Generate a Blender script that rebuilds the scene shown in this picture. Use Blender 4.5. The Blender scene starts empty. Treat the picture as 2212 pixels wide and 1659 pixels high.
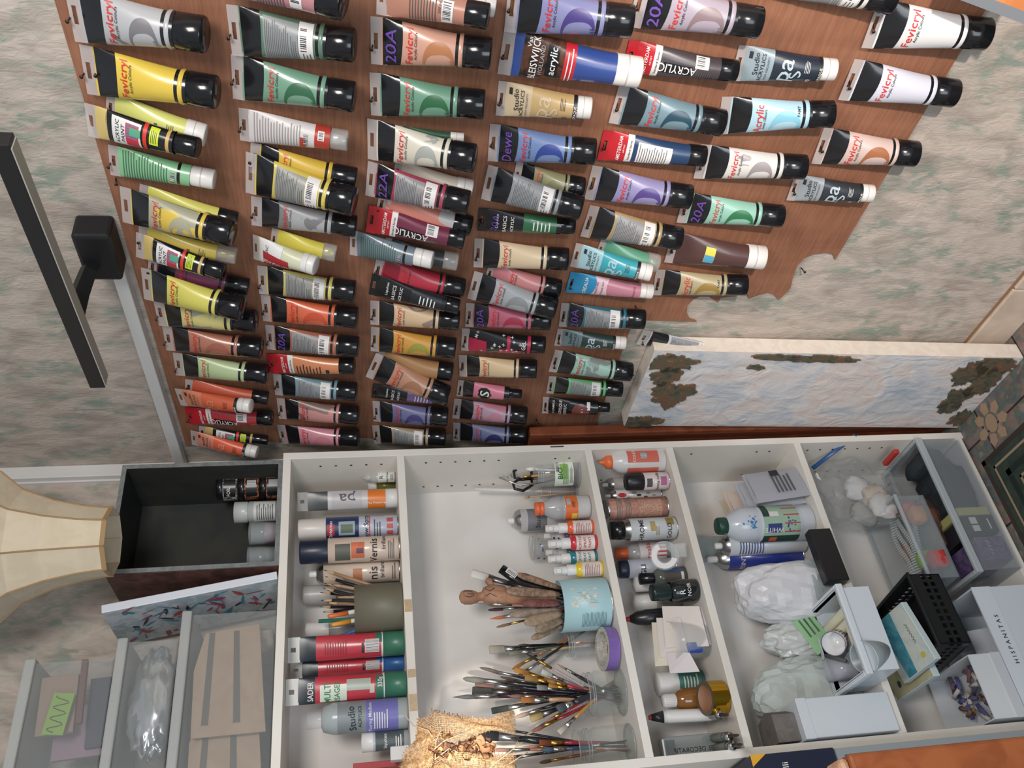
import bpy, bmesh, math, random
from mathutils import Vector as V, Matrix as M, noise
from mathutils.geometry import tessellate_polygon
PI = math.pi
SC = bpy.context.scene
COL = SC.collection
# ---------------------------------------------------------------- camera
EYE = V((0, 0, 1.434))
YAW, PIT, ROL = math.radians(36.635), math.radians(10.071), math.radians(1.018)
FPX = 1893.1
fwd = V((math.sin(YAW)*math.cos(PIT), math.cos(YAW)*math.cos(PIT), -math.sin(PIT)))
rt = V((math.cos(YAW), -math.sin(YAW), 0))
dn = fwd.cross(rt)
r2 = math.cos(ROL)*rt + math.sin(ROL)*dn
d2 = -math.sin(ROL)*rt + math.cos(ROL)*dn
cam = bpy.data.cameras.new('camera')
camo = bpy.data.objects.new('camera', cam)
COL.objects.link(camo)
m = M.Identity(4)
for i in range(3):
    m[i][0] = d2[i]; m[i][1] = r2[i]; m[i][2] = -fwd[i]; m[i][3] = EYE[i]
camo.matrix_world = m                      # the phone was held on its side: world down is image right
cam.sensor_width = 36; cam.lens = FPX/2212*36; cam.clip_start = .02
SC.camera = camo
# ---------------------------------------------------------------- world and light
SC.view_settings.view_transform = 'Standard'; SC.view_settings.look = 'None'
SC.view_settings.exposure = -0.12; SC.view_settings.gamma = 1; SC.view_settings.use_curve_mapping = False
w = bpy.data.worlds.new('room_light'); SC.world = w; w.use_nodes = True
w.node_tree.nodes['Background'].inputs[0].default_value = (.86, .93, 1, 1)
w.node_tree.nodes['Background'].inputs[1].default_value = .43
def light(name, kind, loc, target, power, color, size=.3, **k):
    l = bpy.data.lights.new(name, kind); l.energy = power; l.color = color
    o = bpy.data.objects.new(name, l); COL.objects.link(o); o.location = loc
    o.rotation_euler = (V(target)-V(loc)).to_track_quat('-Z', 'Y').to_euler()
    if kind == 'AREA': l.size = size
    else: l.shadow_soft_size = size
    for a, b in k.items(): setattr(l, a, b)
    return o
light('ceiling_light', 'AREA', (.3, -.3, 2.0), (.72, 1.7, .8), 22, (1, .95, .9), .45)
light('cool_fill_light', 'AREA', (-.8, -.2, .95), (.65, 1.7, .6), 15, (.84, .92, 1), .9)  # added cool fill from the lower left to brighten the shelf
light('desk_lamp_light', 'SPOT', (-.2, -.62, 1.16), (1.1, .60, .58), 150, (1, .87, .78), .03, spot_size=math.radians(40), spot_blend=.6)
light('wreath_fill_spot', 'SPOT', (-.15, .1, 1.55), (.315, 1.33, 1.29), 200, (1, .9, .76), .03, spot_size=math.radians(7), spot_blend=.6)  # added narrow spot, stands in for the bright patch on the burlap
# ---------------------------------------------------------------- picture -> place helpers
def ray(x, y):
    return r2*((1659-y-829.5)/FPX) + d2*((x-1106)/FPX) + fwd
def onX(x, y, X): v = ray(x, y); return EYE + v*(X/v.x)
def onY(x, y, Y): v = ray(x, y); return EYE + v*(Y/v.y)
def onZ(x, y, Z): v = ray(x, y); return EYE + v*((Z-EYE.z)/v.z)
def dist(p): return (V(p)-EYE).dot(fwd)
# ---------------------------------------------------------------- materials
MATS = {}
def des(h, k=.84, v=.97):
    c = [int(h[i:i+2], 16) for i in (0, 2, 4)]; g = .3*c[0]+.55*c[1]+.15*c[2]
    return '%02x%02x%02x' % tuple(int(max(0, min(255, (g+(a-g)*k)*v))) for a in c)
def lin(h):
    c = [int(h[i:i+2], 16)/255 for i in (0, 2, 4)]
    return tuple(v/12.92 if v <= .04045 else ((v+.055)/1.055)**2.4 for v in c)+(1,)
def mat(h, rough=.5, metal=0, alpha=1, spec=.5, coat=0, emit=0):
    k = ('m', h, rough, metal, alpha, spec, coat, emit)
    if k in MATS: return MATS[k]
    mt = bpy.data.materials.new('paint_'+h); mt.use_nodes = True
    b = mt.node_tree.nodes['Principled BSDF']
    b.inputs['Base Color'].default_value = lin(h); b.inputs['Roughness'].default_value = rough
    b.inputs['Metallic'].default_value = metal; b.inputs['Alpha'].default_value = alpha
    b.inputs['Specular IOR Level'].default_value = spec; b.inputs['Coat Weight'].default_value = coat
    b.inputs['Coat Roughness'].default_value = .08
    MATS[k] = mt; return mt
def nodemat(key, build, rough=.6, spec=.4):
    k = ('n', key)
    if k in MATS: return MATS[k]
    mt = bpy.data.materials.new(key); mt.use_nodes = True
    nt = mt.node_tree; b = nt.nodes['Principled BSDF']
    b.inputs['Roughness'].default_value = rough; b.inputs['Specular IOR Level'].default_value = spec
    N = lambda t, **kw: _node(nt, t, kw)
    build(nt, N, b); MATS[k] = mt; return mt
def _node(nt, t, kw):
    n = nt.nodes.new(t)
    for a, v in kw.items():
        if a.startswith('i_'): n.inputs[a[2:].replace('_', ' ')].default_value = v
        else: setattr(n, a, v)
    return n
def tex(nt, N, scale, detail=4, rot=(0, 0, 0), sc=(1, 1, 1), dist=0, loc=(0, 0, 0), kind='ShaderNodeTexNoise', world=True):
    tc = N('ShaderNodeNewGeometry') if world else N('ShaderNodeTexCoord')
    mp = N('ShaderNodeMapping'); mp.inputs['Rotation'].default_value = rot; mp.inputs['Scale'].default_value = sc; mp.inputs['Location'].default_value = loc
    nt.links.new(tc.outputs['Position' if world else 'Object'], mp.inputs[0])
    n = N(kind); n.inputs['Scale'].default_value = scale
    if kind == 'ShaderNodeTexNoise': n.inputs['Detail'].default_value = detail; n.inputs['Distortion'].default_value = dist
    nt.links.new(mp.outputs[0], n.inputs['Vector']); return n
def ramp(nt, N, src, stops):
    r = N('ShaderNodeValToRGB'); el = r.color_ramp.elements
    while len(el) > 1: el.remove(el[-1])
    el[0].position = stops[0][0]; el[0].color = lin(stops[0][1])
    for p, c in stops[1:]:
        e = el.new(p); e.color = lin(c)
    nt.links.new(src, r.inputs[0]); return r
def mixc(nt, N, fac, a, b):
    x = N('ShaderNodeMix', data_type='RGBA')
    if isinstance(fac, (int, float)): x.inputs[0].default_value = fac
    else: nt.links.new(fac, x.inputs[0])
    for s, i in ((a, 6), (b, 7)):
        if isinstance(s, str): x.inputs[i].default_value = lin(s)
        else: nt.links.new(s, x.inputs[i])
    return x.outputs[2]
def bump(nt, N, b, src, strength, dd=.002):
    bp = N('ShaderNodeBump'); bp.inputs['Strength'].default_value = strength; bp.inputs['Distance'].default_value = dd
    nt.links.new(src, bp.inputs['Height']); nt.links.new(bp.outputs[0], b.inputs['Normal'])
def m_wallpaper(nt, N, b):
    rr = (.6, 0, .6)
    a = tex(nt, N, 30, 9, rr, (1, 1, .5), .6); g = ramp(nt, N, a.outputs[0], [(.3, 'a1968c'), (.45, 'b3a89d'), (.6, 'c4b8ad'), (.72, 'bfaca2')])
    p = tex(nt, N, 15, 8, rr, (1.2, 1.2, .7), .3, (3, 1, 2)); pm = ramp(nt, N, p.outputs[0], [(.5, '000000'), (.62, 'e8e8e8')])
    q = tex(nt, N, 80, 9, rr, (1, 1, .4), .6, (7, 2, 0)); qm = ramp(nt, N, q.outputs[0], [(.4, '181818'), (.56, 'ffffff')])
    mm = N('ShaderNodeMath', operation='MULTIPLY'); nt.links.new(pm.outputs[0], mm.inputs[0]); nt.links.new(qm.outputs[0], mm.inputs[1])
    c1 = mixc(nt, N, mm.outputs[0], g.outputs[0], '869689')
    s = tex(nt, N, 45, 6, (.9, 0, 0), (1, 1, .16), .5, (1, 5, 3)); sm = ramp(nt, N, s.outputs[0], [(.6, '000000'), (.68, '999999')])
    c2 = mixc(nt, N, sm.outputs[0], c1, '8a7068')
    nt.links.new(c2, b.inputs['Base Color'])
    h = tex(nt, N, 75, 9, (.7, 0, 0), (1, 1, .4), 2.2); bump(nt, N, b, h.outputs[0], .55, .003)
def m_board(nt, N, b):
    a = tex(nt, N, 22, 6, (0, 0, 0), (1, 1, .12), .3)
    g = ramp(nt, N, a.outputs[0], [(.3, '835742'), (.5, '92624a'), (.7, '9c6c53')])
    a2 = tex(nt, N, 260, 3, (0, 0, 0), (1, .06, 1)); g2 = ramp(nt, N, a2.outputs[0], [(.35, '77503c'), (.65, 'a2745a')])
    nt.links.new(mixc(nt, N, .35, g.outputs[0], g2.outputs[0]), b.inputs['Base Color'])
    bump(nt, N, b, a2.outputs[0], .15, .001)
def m_impasto(nt, N, b):
    a = tex(nt, N, 9, 5, dist=1.1); g = ramp(nt, N, a.outputs[0], [(.3, 'adb5c0'), (.42, 'c4c6cb'), (.52, 'd2cfce'), (.6, 'd5cac6'), (.7, 'd1c4c0'), (.8, 'cfc9cc')])
    nt.links.new(g.outputs[0], b.inputs['Base Color'])
    h = tex(nt, N, 20, 8, (.8, 0, .4), (1, 1, .7), 1.6); bump(nt, N, b, h.outputs[0], .8, .006)
def m_bare(nt, N, b):
    a = tex(nt, N, 40, 6, dist=1); g = ramp(nt, N, a.outputs[0], [(.35, '3f4238'), (.5, '5d5848'), (.62, '6f5038'), (.75, '8a7c68')])
    nt.links.new(g.outputs[0], b.inputs['Base Color']); bump(nt, N, b, a.outputs[0], .6, .003)
def m_melamine(nt, N, b):
    a = tex(nt, N, 5, 3); g = ramp(nt, N, a.outputs[0], [(.35, 'dcd6cd'), (.65, 'e6e1d9')])
    nt.links.new(g.outputs[0], b.inputs['Base Color'])
def m_shelfback(nt, N, b):
    a = tex(nt, N, 6, 4); g = ramp(nt, N, a.outputs[0], [(.3, 'd9d4cf'), (.6, 'e4e0dc'), (.75, 'd8cfc3')])
    nt.links.new(g.outputs[0], b.inputs['Base Color'])
def m_floor(nt, N, b):
    a = tex(nt, N, 26, 2, dist=.4); v = ramp(nt, N, a.outputs[0], [(.44, '6d5345'), (.47, '54473c'), (.5, '3f4a40'), (.62, '374339'), (.7, '8a705e')])
    t = tex(nt, N, 90, 4); c = mixc(nt, N, .18, v.outputs[0], t.outputs[1])
    br = tex(nt, N, 1, kind='ShaderNodeTexBrick', loc=(.03, .07, 0))
    br.offset = 0; br.inputs['Mortar Size'].default_value = .0025; br.inputs['Brick Width'].default_value = .2; br.inputs['Row Height'].default_value = .2
    nt.links.new(mixc(nt, N, br.outputs['Fac'], c, '33261f'), b.inputs['Base Color'])
def m_peel(c1, c2, seed, amt):
    def f(nt, N, b):
        a = tex(nt, N, 16, 3, (0, 0, 0), (1, 1, .6), 1.2, (seed*1.7, seed*.9, seed), world=False)
        r = ramp(nt, N, a.outputs[0], [(amt-.006, c1), (amt+.006, c2)])
        nt.links.new(r.outputs[0], b.inputs['Base Color'])
    return f
def m_burlap(nt, N, b):
    a = tex(nt, N, 320, 2); g = ramp(nt, N, a.outputs[0], [(.35, '94704f'), (.6, 'c8a880')])
    nt.links.new(g.outputs[0], b.inputs['Base Color'])
def m_mottle(c1, c2, sc=60, rough=.6):
    def f(nt, N, b):
        a = tex(nt, N, sc, 4, dist=.8); g = ramp(nt, N, a.outputs[0], [(.4, c1), (.6, c2)])
        nt.links.new(g.outputs[0], b.inputs['Base Color']); b.inputs['Roughness'].default_value = rough
        bump(nt, N, b, a.outputs[0], .2, .002)
    return f
def mottle(c1, c2, sc=60, rough=.6): return nodemat('mottle_%s_%s_%g' % (c1, c2, sc), m_mottle(c1, c2, sc, rough))
WALLP = nodemat('wallpaper', m_wallpaper, .75)
BOARD = nodemat('hardboard', m_board, .6)
IMPASTO = nodemat('impasto_white', m_impasto, .55)
BARE = nodemat('bare_patch', m_bare, .7)
MELA = nodemat('white_melamine', m_melamine, .45)
BACKM = nodemat('shelf_back_panel', m_shelfback, .55)
FLOOR = nodemat('patterned_tile', m_floor, .45)
BURLAP = nodemat('burlap_weave', m_burlap, .9)
BLK = mat('17171a', .2); DARK = mat('202024', .5); WHT = mat('dcdad8', .4); OFFW = mat('d6d2cc', .5)
FILM = mat('d4ccca', .25, 0, .42); GLASS = mat('cfd6d6', .05, 0, .13, 1); CLEAR = mat('d2dadd', .15, 0, .2, .7); FROST = mat('c9ced0', .35, 0, .62)
METAL = mat('c4c4c4', .25, 1); BRASS = mat('c9a050', .3, 1); STEEL = mat('8a8a8a', .35, 1)
# ---------------------------------------------------------------- mesh builder
TXT = {}
def textgeo(s):
    if s not in TXT:
        cu = bpy.data.curves.new('t', 'FONT'); cu.body = s; cu.resolution_u = 2; cu.offset = .008
        ob = bpy.data.objects.new('t', cu); me = ob.to_mesh()
        vs = [(v.co.x, v.co.y) for v in me.vertices]; fs = [tuple(p.vertices) for p in me.polygons]
        ob.to_mesh_clear(); bpy.data.objects.remove(ob); bpy.data.curves.remove(cu)
        w = max([v[0] for v in vs]+[.1]); TXT[s] = (vs, fs, w)
    return TXT[s]
class MB:
    def __init__(s): s.v = []; s.f = []; s.m = []; s.ms = []; s.sm = []; s.X = None
    def mi(s, mt):
        if mt not in s.ms: s.ms.append(mt)
        return s.ms.index(mt)
    def add(s, vs, fs, mt, smooth=False):
        n = len(s.v); k = s.mi(mt)
        s.v += [tuple(s.X @ V(p)) if s.X else tuple(p) for p in vs]
        for f in fs: s.f.append(tuple(n+i for i in f)); s.m.append(k); s.sm.append(smooth)
        return s
    def box(s, a, b, mt, bev=0):
        x0, y0, z0 = a; x1, y1, z1 = b
        if bev:
            bm = bmesh.new(); bmesh.ops.create_cube(bm, size=1)
            for v in bm.verts: v.co = V(((x0+x1)/2+v.co.x*(x1-x0), (y0+y1)/2+v.co.y*(y1-y0), (z0+z1)/2+v.co.z*(z1-z0)))
            bmesh.ops.bevel(bm, geom=bm.edges[:], offset=bev, segments=2, affect='EDGES', profile=.5)
            bm.verts.index_update(); vs = [v.co[:] for v in bm.verts]; fs = [[v.index for v in f.verts] for f in bm.faces]; bm.free()
            return s.add(vs, fs, mt)
        vs = [(x, y, z) for z in (z0, z1) for y in (y0, y1) for x in (x0, x1)]
        return s.add(vs, [(0, 2, 3, 1), (4, 5, 7, 6), (0, 1, 5, 4), (2, 6, 7, 3), (0, 4, 6, 2), (1, 3, 7, 5)], mt)
    def lathe(s, prof, mt, n=20, c=(0, 0, 0), ell=1, a0=0, a1=2*PI, smooth=True):
        full = abs(a1-a0-2*PI) < 1e-6; k = n if full else n+1; vs = []; fs = []
        for r, z in prof:
            for i in range(k):
                a = a0+(a1-a0)*i/n; vs.append((c[0]+r*math.cos(a), c[1]+r*math.sin(a)*ell, c[2]+z))
        for j in range(len(prof)-1):
            for i in range(n):
                i2 = (i+1) % k; fs.append((j*k+i, j*k+i2, (j+1)*k+i2, (j+1)*k+i))
        return s.add(vs, fs, mt, smooth)
    def tube(s, pts, rad, mt, n=8, flat=1, smooth=True, cap=True):
        pts = [V(p) for p in pts]; rad = rad if isinstance(rad, (list, tuple)) else [rad]*len(pts)
        vs = []; fs = []; up = None
        for i, p in enumerate(pts):
            d = (pts[min(i+1, len(pts)-1)]-pts[max(i-1, 0)]).normalized()
            if up is None: up = d.cross(V((0, 1, 0)) if abs(d.y) < .9 else V((1, 0, 0))).normalized()
            up = (up-d*up.dot(d)).normalized(); sd = d.cross(up)
            for k in range(n):
                a = 2*PI*k/n; vs.append(p+up*math.cos(a)*rad[i]+sd*math.sin(a)*rad[i]*flat)
        for i in range(len(pts)-1):
            for k in range(n): fs.append((i*n+k, i*n+(k+1) % n, (i+1)*n+(k+1) % n, (i+1)*n+k))
        if cap: fs += [tuple(range(n))[::-1], tuple(range((len(pts)-1)*n, len(pts)*n))]
        return s.add(vs, fs, mt, smooth)
    def prism(s, poly, fa, fb, mt, mt2=None):
        n = len(poly); A = [fa(*p) for p in poly]; B = [fb(*p) for p in poly]
        s.add(A+B, [(i, (i+1) % n, n+(i+1) % n, n+i) for i in range(n)], mt2 or mt)
        tr = [tuple(t) for t in tessellate_polygon([[V((p[0], p[1], 0)) for p in poly]])]
        s.add(A, tr, mt); s.add(B, [t[::-1] for t in tr], mt); return s
    def text(s, st, size, fn, mt, cx=0, cy=0, rot=0, maxw=None, sx=1):
        vs, fs, w = textgeo(st); sz = size
        kx = sz*sx if maxw is None or w*sz*sx <= maxw else maxw/w
        c, q = math.cos(rot), math.sin(rot); out = []
        for x, y in vs:
            x = (x-w/2)*kx; y = (y-.35)*sz; out.append(fn(cx+x*c-y*q, cy+x*q+y*c))
        return s.add(out, fs, mt)
    def patch(s, fn, x0, x1, y0, y1, mt, nx=2, ny=2):
        vs = [fn(x0+(x1-x0)*i/nx, y0+(y1-y0)*j/ny) for j in range(ny+1) for i in range(nx+1)]
        return s.add(vs, [(j*(nx+1)+i, j*(nx+1)+i+1, (j+1)*(nx+1)+i+1, (j+1)*(nx+1)+i) for j in range(ny) for i in range(nx)], mt, True)
    def build(s, name, parent=None, loc=None, rot=None):
        me = bpy.data.meshes.new(name); me.from_pydata(s.v, [], s.f)
        for mt in s.ms: me.materials.append(mt)
        me.polygons.foreach_set('material_index', s.m); me.polygons.foreach_set('use_smooth', s.sm); me.update()
        o = bpy.data.objects.new(name, me); COL.objects.link(o)
        if parent: o.parent = parent
        if loc is not None: o.location = loc
        if rot is not None: o.rotation_euler = rot
        return o
def tag(o, label, cat, group=None):
    o['label'] = label; o['category'] = cat
    if group: o['group'] = group
    return o
def thing(name, label, cat, loc, group=None, rot=None, matrix=None):
    o = bpy.data.objects.new(name, None); COL.objects.link(o); o.empty_display_size = .02
    if matrix is not None: o.matrix_world = matrix
    else:
        o.location = loc
        if rot is not None: o.rotation_euler = rot
    return tag(o, label, cat, group)
def struct(mb, name): o = mb.build(name); o['kind'] = 'structure'; return o
# ---------------------------------------------------------------- room shell
XR, YB = 1.108, 1.785
struct(MB().box((XR, -1.2, -.02), (XR+.1, YB+.1, 2.9), WALLP), 'wall_right')
struct(MB().box((-2.2, YB, -.02), (XR, YB+.1, 2.9), WALLP), 'wall_back')
fl = MB().box((-2.2, -1.2, -.05), (XR, YB, 0), FLOOR)
GRN = mottle('2c3a33', '3a463c', 30); LINE = mat('a08a72', .5); BRN = mat('3a2c26', .5); PETAL = mat('a58a70', .5)
def fz(h): return lambda x, y: (x, y, h)
for a, b, h, mt in (((-2, -1.2), (.925, 1.585), .0004, GRN),): 
    fl.patch(fz(h), a[0], b[0], a[1], b[1], mt, 1, 1)
for o, wd, mt in ((.0, .012, BRN), (.028, .006, LINE), (.055, .014, mat('1f2a26', .4)), (.085, .006, LINE)):
    fl.patch(fz(.0008), .925-o-wd, .925-o, -1.2, 1.585-o, mt, 1, 1); fl.patch(fz(.0008), -2, .925-o, 1.585-o-wd, 1.585-o, mt, 1, 1)
for cx, cy in ((1.03, 1.24), (1.01, 1.66), (.66, 1.3), (.98, 1.5), (1.04, .98)):
    if cy > 1.6: continue
    for k in range(7):
        a = k*2*PI/7; pts = [(cx+math.cos(a+d)*r, cy+math.sin(a+d)*r) for d, r in ((-.35, .026), (-.3, .045), (0, .056), (.3, .045), (.35, .026))]
        fl.add([(x, y, .0007) for x, y in pts], [tuple(range(5))], PETAL)
    fl.add([(cx+math.cos(k*PI/8)*.023, cy+math.sin(k*PI/8)*.018, .0009) for k in range(16)], [tuple(range(16))], PETAL)
struct(fl, 'floor')
bb = MB(); SK = mottle('bfae9d', 'cdbdad', 12)
y = YB-.41
ys = [YB-.0, 1.40, 1.18, .86, .54, .22, -.1, -.42]
for a, b in zip(ys, ys[1:]): bb.box((XR-.012, b+.002, 0), (XR, a-.002, .092), SK, .002)
bb.box((XR-.006, -.42, 0), (XR, YB, .094), mat('8a6a50', .7))
struct(bb, 'baseboard_right')
# white conduits along the board and up the corner
c = MB().box((XR-.022, 1.09, 1.812), (XR, YB-.024, 1.834), WHT, .002)
struct(c, 'trim_1')
c = MB().box((XR-.03, YB-.024, 1.60), (XR, YB, 2.9), WHT, .002).box((XR-.034, YB-.008, 1.6), (XR-.03, YB, 2.9), WHT)
struct(c, 'trim_2')
# ---------------------------------------------------------------- hardboard panel with ragged lower edge
BT = .005
XBd = XR-BT
px = [(73, -150), (402, 963), (1285, 925), (1310, 855), (1339, 772), (1364, 706), (1395, 692), (1505, 695), (1490, 690), (1483, 675), (1485, 660), (1497, 648), (1512, 641), (1530, 641), (1552, 653), (1557, 644), (1590, 640), (1612, 630), (1618, 645), (1640, 637), (1660, 632), (1672, 636), (1682, 648), (1700, 632), (1708, 622), (1713, 600), (1722, 575), (1738, 558), (1760, 549), (1785, 546), (1800, 549), (1804, 562), (2079, 106), (2231, -150)]
board = thing('tube_board', 'brown hardboard on the right wall with ragged lower edge, paint tubes nailed over it', 'board', (XR, 1.2, 1.2))
bp = [onX(x, y, XBd) for x, y in px]
mb = MB(); mb.prism([(p.y-1.2, p.z-1.2) for p in bp], lambda a, b: (-.0005, a, b), lambda a, b: (-BT, a, b), BOARD)
mb.build('panel', board)
NAIL = mat('4a3a30', .4, .7)
def nail(p, out=.014, up=.25, r=.0012):
    b = MB(); d = V((-1, random.uniform(-.25, .25), up)).normalized(); p = V(p)-V((XR, 1.2, 1.2))
    b.tube([p, p+d*out], r, NAIL, 6); b.tube([p+d*out, p+d*(out+.0012)], r*2.2, NAIL, 8); b.build('nail', board)
# ---------------------------------------------------------------- leaning impasto canvas (a tall thin painted panel)
cv = thing('leaning_canvas', 'tall thick canvas with white and pale blue impasto leaning against the wall beside the shelf', 'canvas', (1.055, 1.467, 0), rot=(0, math.radians(2.2), 0))
cw, ch, ct = .136, .835, .038
mb = MB()
import itertools
def cface(sx, nx=26, nz=60):
    vs = []; fs = []
    for j in range(nz+1):
        for i in range(nx+1):
            y = -cw+2*cw*i/nx; z = ch*j/nz
            h = .004*noise.noise(V((y*22, z*14, 3)))+.002*noise.noise(V((y*70, z*50, 1)))
            e = 0 if (i in (0, nx) or j in (0, nz)) else h
            vs.append((sx-abs(e), y, z))
    return vs, [(j*(nx+1)+i, (j+1)*(nx+1)+i, (j+1)*(nx+1)+i+1, j*(nx+1)+i+1) for j in range(nz) for i in range(nx)]
vs, fs = cface(-ct/2)
mb.add(vs, fs, IMPASTO, True)
CE = mottle('d8ccc0', 'e0d6ca', 50)
mb.box((-ct/2+.0005, -cw, 0), (ct/2, cw, ch), CE)
mb.build('stretched_canvas', cv)
def blob(cy, cz, ry, rz, seed, n=110, jag=.55):
    pts = []
    for k in range(n):
        a = 2*PI*k/n; q = 1+jag*noise.noise(V((math.cos(a)*2.5+seed, math.sin(a)*2.5, seed)))+jag*.35*noise.noise(V((math.cos(a)*14+seed, math.sin(a)*9, seed)))
        pts.append((max(-cw+.001, min(cw-.001, cy+ry*q*math.cos(a))), max(.002, min(ch-.002, cz+rz*q*math.sin(a)))))
    return pts
for i, (cy, cz, ry, rz) in enumerate(((.1, .785, .028, .045), (.055, .79, .03, .03), (-.01, .76, .045, .045), (-.115, .8, .02, .045), (.122, .47, .012, .07), (.125, .56, .008, .05), (.09, .6, .008, .016), (-.02, .075, .05, .03), (.05, .045, .05, .035), (.11, .05, .03, .05), (.08, .10, .04, .03), (-.09, .02, .03, .02))):
    mb = MB(); pts = blob(-cy, cz, ry, rz, i*3.1); mb.prism(pts, lambda a, b: (-ct/2-.0046, a, b), lambda a, b: (-ct/2-.001, a, b), BARE); mb.build('bare_patch', cv)
# ---------------------------------------------------------------- wood plank behind it
zpl = onX(1148, 935, 1.056).z
WOODR = mottle('6e3a26', '84492f', 14, .45)
mb = MB().box((-.012, -.078, 0), (.012, .084, zpl), WOODR, .003)
mb.box((-.015, -.07, .05), (-.012, -.055, zpl-.05), mat('5a2c1c', .5), .001); mb.box((-.016, -.03, .05), (-.012, .07, zpl-.04), WOODR, .002)
tag(mb.build('wooden_plank', loc=(1.07, YB-.09, 0)), 'reddish brown wooden panel standing upright between the shelf side and the wall', 'panel')
# ---------------------------------------------------------------- shelf unit
SX0, SX1, SY0, SYB = .340, 1.0205, 1.60, 1.765
T = .016
ZS = {'top': 1.571, 2: 1.336, 3: .923, 4: .734, 5: .424, 6: .006}
sh = thing('shelf_unit', 'white open shelf unit with six boards, full of art supplies', 'shelf', ((SX0+SX1)/2, SY0, 0))
ox, oy = (SX0+SX1)/2, SY0
def sb(name, a, b, mt=MELA, extra=None):
    mb = MB().box((a[0]-ox, a[1]-oy, a[2]), (b[0]-ox, b[1]-oy, b[2]), mt, .0008)
    if extra: extra(mb)
    return mb.build(name, sh)
HOLE = mat('3a342e', .8)
def holes(mb):
    for yy in (1.632, 1.735):
        z = .2
        while z < 1.54:
            if all(abs(z-ZS[k]-.008) > .03 for k in (2, 3, 4, 5)) and not (.55 < z < .66 or 1.02 < z < 1.1 or 1.41 < z < 1.56 and yy > 1.7):
                mb.add([(SX1-T-.0004-ox, yy-oy+.0028*math.cos(q*PI/4), z+.0028*math.sin(q*PI/4)) for q in range(8)], [tuple(range(8))], HOLE)
            z += .032
    for z0, z1 in ((.985, 1.015),): mb.box((SX1-.007-ox, -.0006, z0), (SX1-.004-ox, 0, z1), HOLE)
sb('side_panel', (SX1-T, SY0, 0), (SX1, SYB, 1.587), MELA, holes)
sb('side_panel', (SX0, SY0, 0), (SX0+T, SYB, 1.587))
sb('top_board', (SX0+T, SY0, 1.571), (SX1-T, SYB, 1.587))
STN = mottle('b39a78', 'c8b090', 40)
def stains(mb):
    for x0, x1 in ((.47, .5), (.53, .545), (.655, .68)): mb.box((x0-ox, -.0005, ZS[2]+.001), (x1-ox, 0, ZS[2]+T-.001), STN)
for k in (2, 3, 4, 5): sb('shelf_board', (SX0+T, SY0, ZS[k]), (SX1-T, SYB, ZS[k]+T), MELA, stains if k == 2 else None)
sb('shelf_board', (SX0+T, SY0, .006), (SX1-T, SYB, .022))
sb('back_panel', (SX0, SYB, 0), (SX1, SYB+.005, 1.587), BACKM)
# ---------------------------------------------------------------- wall lamp
wl = thing('wall_lamp', 'black linear picture lamp on a square wall mount above the tube board', 'lamp', (XR, 1.07, 1.84))
MBK = mat('1b1b1e', .45)
MB().box((-.05, -.05, -.032), (0, .05, .026), MBK, .006).build('wall_mount', wl)
pa, pb = onX(0, 300, .955), onX(212, 826, .955)
o = pb-V((XR, 1.07, 1.84))
MB().tube([(-.03, .015, .004), (-.06, .015, .012), (-.1, .03, o.z), (o.x, .035, o.z)], [.014, .014, .016, .014], MBK, 4, smooth=False).build('arm', wl)
y0 = pa.y-1.07
MB().box((o.x-.012, y0, o.z-.013), (o.x+.014, o.y, o.z+.011), MBK, .001).build('light_bar', wl)
MB().box((o.x+.0142, y0+.006, o.z-.012), (o.x+.016, o.y-.004, o.z+.010), mat('aaa59e', .5)).box((o.x-.011, y0+.006, o.z-.015), (o.x+.0125, o.y-.004, o.z-.0132), mat('aaa59e', .5)).build('diffuser', wl)
# ---------------------------------------------------------------- paint tubes
RED = mat('c8322c', .4); PURP = mat('6a4aa0', .4); TXD = mat('2b2b2e', .5); TXG = mat('55585a', .6); TXW = mat('e4e2de', .5)
STICK = mat('dcd8d6', .5); SILV = mat('a9adb0', .35, .3)
class Surf:
    """front surface of a crimped tube: x -1..1 across, t 0..1 along (0 hang tab end, 1 cap end)"""
    def __init__(s, L, r, c0, c1, bend):
        s.L, s.r, s.c0, s.c1, s.b = L, r, c0, c1, bend
        s.W = PI*r*.97
    def ab(s, t):
        k = max(0, min(1, (t-s.c0)/(s.c1-s.c0))); k2 = k*k*(3-2*k)*.45+k*.55
        a = s.W/2*(1-k2)+s.r*k2; b = s.r*math.sin(min(1, k*1.08)*PI/2)**.85 if k > 0 else 0
        return a, max(b, .0006)
    def back(s, t):
        k = max(0, min(1, (t-s.c0)/(s.c1-s.c0))); return s.r*k
    def p(s, x, t, off=0, side=1):
        a, b = s.ab(t); th = x*PI/2
        n = V((math.sin(th)/max(a, 1e-5), math.cos(th)/max(b, .004), 0)).normalized()
        wob = s.b*math.sin(x*3+s.L*90)*max(0, 1-(t-s.c0)/.4) if t > s.c0 else s.b*math.sin(x*3+s.L*90)
        y = b*math.cos(th)*side+wob
        return V((a*math.sin(th)+n.x*off, -(y+n.y*off*side), -t*s.L))
BLKG = mat('19191c', .22, coat=.3)
def cap_mat(c): return {'k': mat('161619', .16), 'w': mat('dedad6', .35), 'c': mat('d0cdc8', .12, 0, .38, .8)}.get(c) or mat(c, .35)
NT = [0]; DK = set()
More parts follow.
